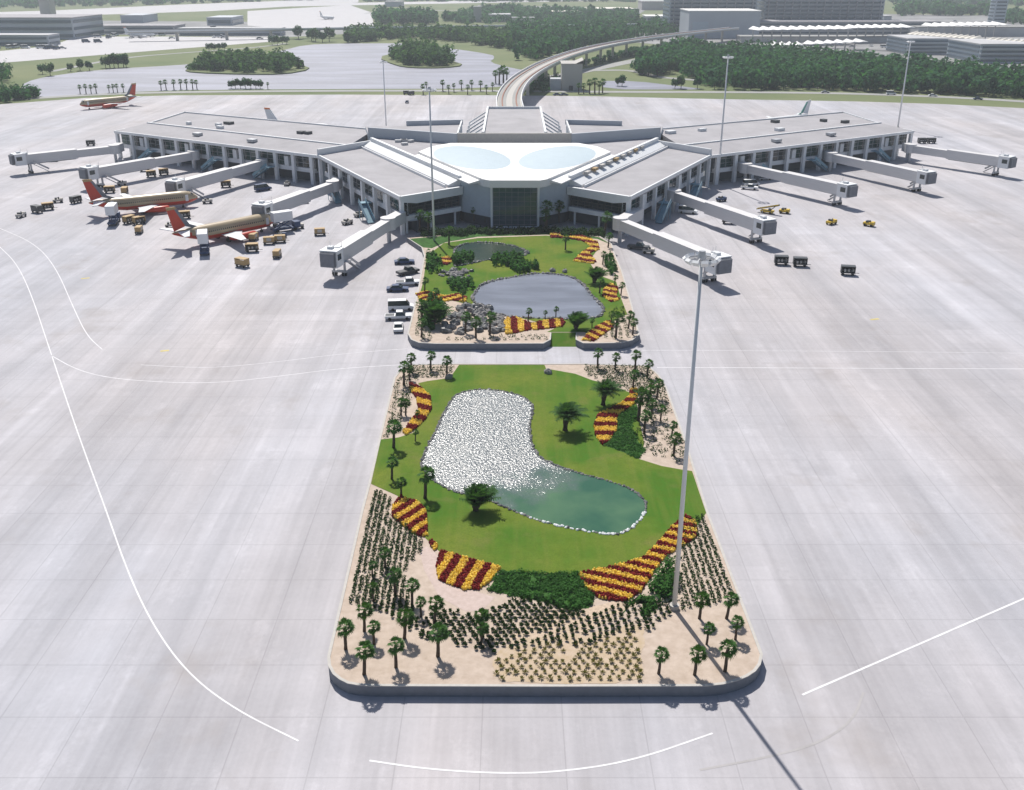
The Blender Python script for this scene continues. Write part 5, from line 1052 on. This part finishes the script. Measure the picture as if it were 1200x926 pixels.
fbuild('low_building', 'low dark building beside the right hotel end', 'building', 1034, 1043, 34, 20, 14, M['hazyfacade'])
fbuild('control_tower', 'tall blue grey tower standing behind the canopies at the right', 'tower', 1162, 1176, 33, 15, 55, M['facade'], None, 14)
fbuild('terminal_hall', 'long low grey hall under the hotel blocks', 'building', 880, 1100, 41, 40, 13, M['fardeck'], M['roof'], 3)
fbuild('low_building', 'pale low building with dark windows left of the grey block', 'building', 757, 805, 33, 40, 13, M['fardeck'], M['whiteroof'], 2)
fbuild('low_building', 'second pale low building stepping down towards the guideway', 'building', 770, 812, 38, 20, 7, M['fardeck'], M['whiteroof'], 1)
fbuild('low_building', 'wide cream roofed building far behind the woods', 'building', 685, 742, 17, 60, 8, M['suburb'], M['cream'])
fbuild('low_building', 'cream house roof above the far tree belt', 'building', 647, 682, 20, 40, 7, M['suburb'], M['cream'])
fbuild('low_building', 'small pale tower block among the far trees', 'building', 555, 564, 26, 12, 19, M['cap'])
fbuild('low_building', 'cluster of pale houses among the far trees', 'building', 573, 598, 26, 40, 9, M['cap'], M['fardeck'])
fbuild('low_building', 'pale sheds at the far road left of the guideway', 'building', 600, 626, 29, 15, 8, M['cap'], M['fardeck'])
fbuild('low_building', 'long low dark shed far out on the airfield', 'building', 451, 471, 8, 40, 9, M['hazyfacade'])
fbuild('low_building', 'pale far building at the top beside the hotel', 'building', 752, 782, 12, 60, 14, M['cap'])
def canopy(label, x0, x1, y, z, n, m, wd=14, slope=0.):
    a, b = P(x0, y, z), P(x1, y + slope, z); t = thing('canopy', label, 'canopy', (a.x, a.y, 0), 0, 'canopies of the far terminal'); d = (b - a) / n; nr = Vector((-d.y, d.x, 0)).normalized() * wd
    for k in range(n):
        q = a + d * k; e = q + d * .97; mid = (q + e) / 2; mb = MB()
        vs = [(q.x, q.y, z), (e.x, e.y, z), (e.x + nr.x, e.y + nr.y, z), (q.x + nr.x, q.y + nr.y, z), (mid.x, mid.y, z + .5), (mid.x + nr.x, mid.y + nr.y, z + 2.6)]
        vs += [(x_, y_, z_ - .35) for x_, y_, z_ in vs[:4]]
        mb.add(vs, [(0, 1, 4), (1, 2, 5, 4), (2, 3, 5), (3, 0, 4, 5), (0, 6, 7, 1), (1, 7, 8, 2), (2, 8, 9, 3), (3, 9, 6, 0), (6, 9, 8, 7)]); mb.build('tent_roof', m, t, (a.x, a.y, 0))
        mb = MB(); mb.box((q.x + nr.x * .5, q.y + nr.y * .5, (z - .4) / 2), (1, 1, z - .4)); mb.build('post', M['fardeck'], t, (a.x, a.y, 0))
canopy('long row of white tent canopies in front of the hotel', 889, 1000, 35.5, 14, 10, M['whiteroof'], 22, -1.5)
canopy('white tent canopies continuing right of the hotel row', 1001, 1073, 33, 14, 7, M['whiteroof'], 20, -.8)
canopy('separate row of white tent canopies at the right', 1097, 1186, 31, 14, 9, M['whiteroof'], 22, -1.8)
canopy('cream canopy strip on top of the long garage', 1060, 1139, 40, 13, 12, M['cream'], 12, 6)
canopy('cream canopy strip on top of the right hand garage', 1150, 1240, 47.5, 13, 12, M['cream'], 12, 6)
canopy('small white canopies above the woods beside the garage', 905, 942, 53, 7, 4, M['whiteroof'], 10)
canopy('white canopies along the lower road above the woods', 950, 1018, 52, 7, 6, M['whiteroof'], 10, -3)
fbuild('parking_garage', 'blue grey parking garage with open decks behind the woods', 'parking garage', 1062, 1136, 64, 50, 12, M['facade'], M['fardeck'], 4, M['hazyfacade'], 'parking garages')
fbuild('parking_garage', 'blue grey parking garage at the far right edge', 'parking garage', 1146, 1260, 74, 60, 13, M['facade'], M['fardeck'], 4, M['hazyfacade'], 'parking garages')
fbuild('road_deck', 'elevated grey road deck before the canopies', 'elevated road', 868, 1060, 50, 22, 5, M['fardeck'], M['road'])
fbuild('road_deck', 'elevated grey road deck at the right beyond the garages', 'elevated road', 1075, 1250, 43, 30, 9, M['fardeck'], M['road'])
# little grey building at the apron edge
a = P(669, 106); t = thing('equipment_building', 'small grey windowless building beside the curved guideway', 'building', a)
MB().prism([(-5.5, 0), (6.5, 0), (6.5, 13), (-5.5, 13)], 0, 15).build('wall', M['cap'], t)
mb = MB(); mb.add([(-6, -.5, 15), (7, -.5, 15), (7, 13.5, 15.6), (-6, 13.5, 15.6), (7, -.5, 17), (7, 13.5, 17.4), (2.5, 13.5, 15.6), (2.5, -.5, 15)], [(0, 1, 2, 3), (1, 4, 5, 2), (7, 4, 5, 6)]); mb.build('roof', M['cap'], t)
MB().box((-9, 5, 3.2), (6.4, 9, 6.4)).build('annex', M['hazyfacade'], t)
MB().box((0, -.06, 1.3), (2.4, .1, 2.6)).build('door', M['darkmetal'], t)
# far left concourse
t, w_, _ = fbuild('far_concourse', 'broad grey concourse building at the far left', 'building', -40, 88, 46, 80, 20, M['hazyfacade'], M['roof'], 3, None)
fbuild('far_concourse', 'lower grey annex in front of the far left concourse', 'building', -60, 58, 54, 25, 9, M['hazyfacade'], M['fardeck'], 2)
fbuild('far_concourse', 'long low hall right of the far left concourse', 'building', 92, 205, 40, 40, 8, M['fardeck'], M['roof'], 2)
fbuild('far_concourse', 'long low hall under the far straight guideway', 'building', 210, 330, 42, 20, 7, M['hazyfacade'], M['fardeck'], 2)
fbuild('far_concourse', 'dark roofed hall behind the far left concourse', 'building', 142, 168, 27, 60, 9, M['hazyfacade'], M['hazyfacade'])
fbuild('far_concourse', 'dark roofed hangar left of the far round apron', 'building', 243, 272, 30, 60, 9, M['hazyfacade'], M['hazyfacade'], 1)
t, w_, _ = fbuild('control_tower', 'pale control tower behind the far left concourse', 'tower', 48, 60, 20, 20, 26, M['cap'], None)
MB().box((0, 10, 31), (24, 26, 8)).build('tower_cab', M['hazyfacade'], t)
for i, (x, y, lb) in enumerate(((30, 57, 'white vehicle at the foot of the far left concourse'), (48, 57, 'white truck on the far apron edge'), (101, 50, 'dark vehicle on the far apron, left of two'), (115, 50, 'dark vehicle on the far apron, right of two'), (135, 42, 'white truck by the long low hall'), (178, 42.5, 'white van by the long low hall'), (190, 42, 'white pickup by the long low hall'), (57, 57.5, 'dark truck on the far apron edge'))):
    veh(('van', 'van', 'dvan', 'dvan', 'van', 'van', 'van', 'dvan')[i], x, y, 10 * i, lb, 'vehicles on the far apron', 1.5)
airliner((395, 21), (372, 20), 'white airliner parked on the far round apron', WH)
airliner((176, 40.2), (152, 41), 'white airliner by the long low hall far left', WH)

for i in range(26):
    x, y = random.choice([(random.uniform(-5, 95), random.uniform(56, 58.5)), (random.uniform(95, 330), random.uniform(42.5, 46)), (random.uniform(95, 330), random.uniform(33, 36))])
    veh(('van', 'white', 'dvan', 'pick', 'grey')[i % 5], x, y, random.choice((0, 90, 20, 160)), 'vehicle among many parked round the far left concourse buildings', 'vehicles round the far concourse', 1.6)
for i in range(36):
    x, y = random.choice([(random.uniform(880, 1050), random.uniform(51.5, 56)), (random.uniform(745, 800), random.uniform(42, 50)), (random.uniform(1060, 1190), random.uniform(25, 31)), (random.uniform(640, 740), random.uniform(20, 25))])
    veh(('van', 'white', 'navy', 'pick', 'grey')[i % 5], x, y, random.choice((0, 90, 10, 170)), 'car parked on the far forecourts round the main terminal', 'cars round the far main terminal', 1.25)
# ------------------------------------------------------------------ haze
hz = MB(); hz.box((0, 2890, 39), (8000, 6400, 82)); hm = bpy.data.materials.new('haze'); hm.use_nodes = True
hn = hm.node_tree.nodes; hn.remove(hn['Principled BSDF']); pv = hn.new('ShaderNodeVolumePrincipled'); pv.inputs['Color'].default_value = (.86, .92, 1, 1); pv.inputs['Density'].default_value = .00017; pv.inputs['Anisotropy'].default_value = .2
hm.node_tree.links.new(pv.outputs[0], hn['Material Output'].inputs['Volume'])
struct('haze', hz, hm, 'stuff')
bpy.context.view_layer.update()
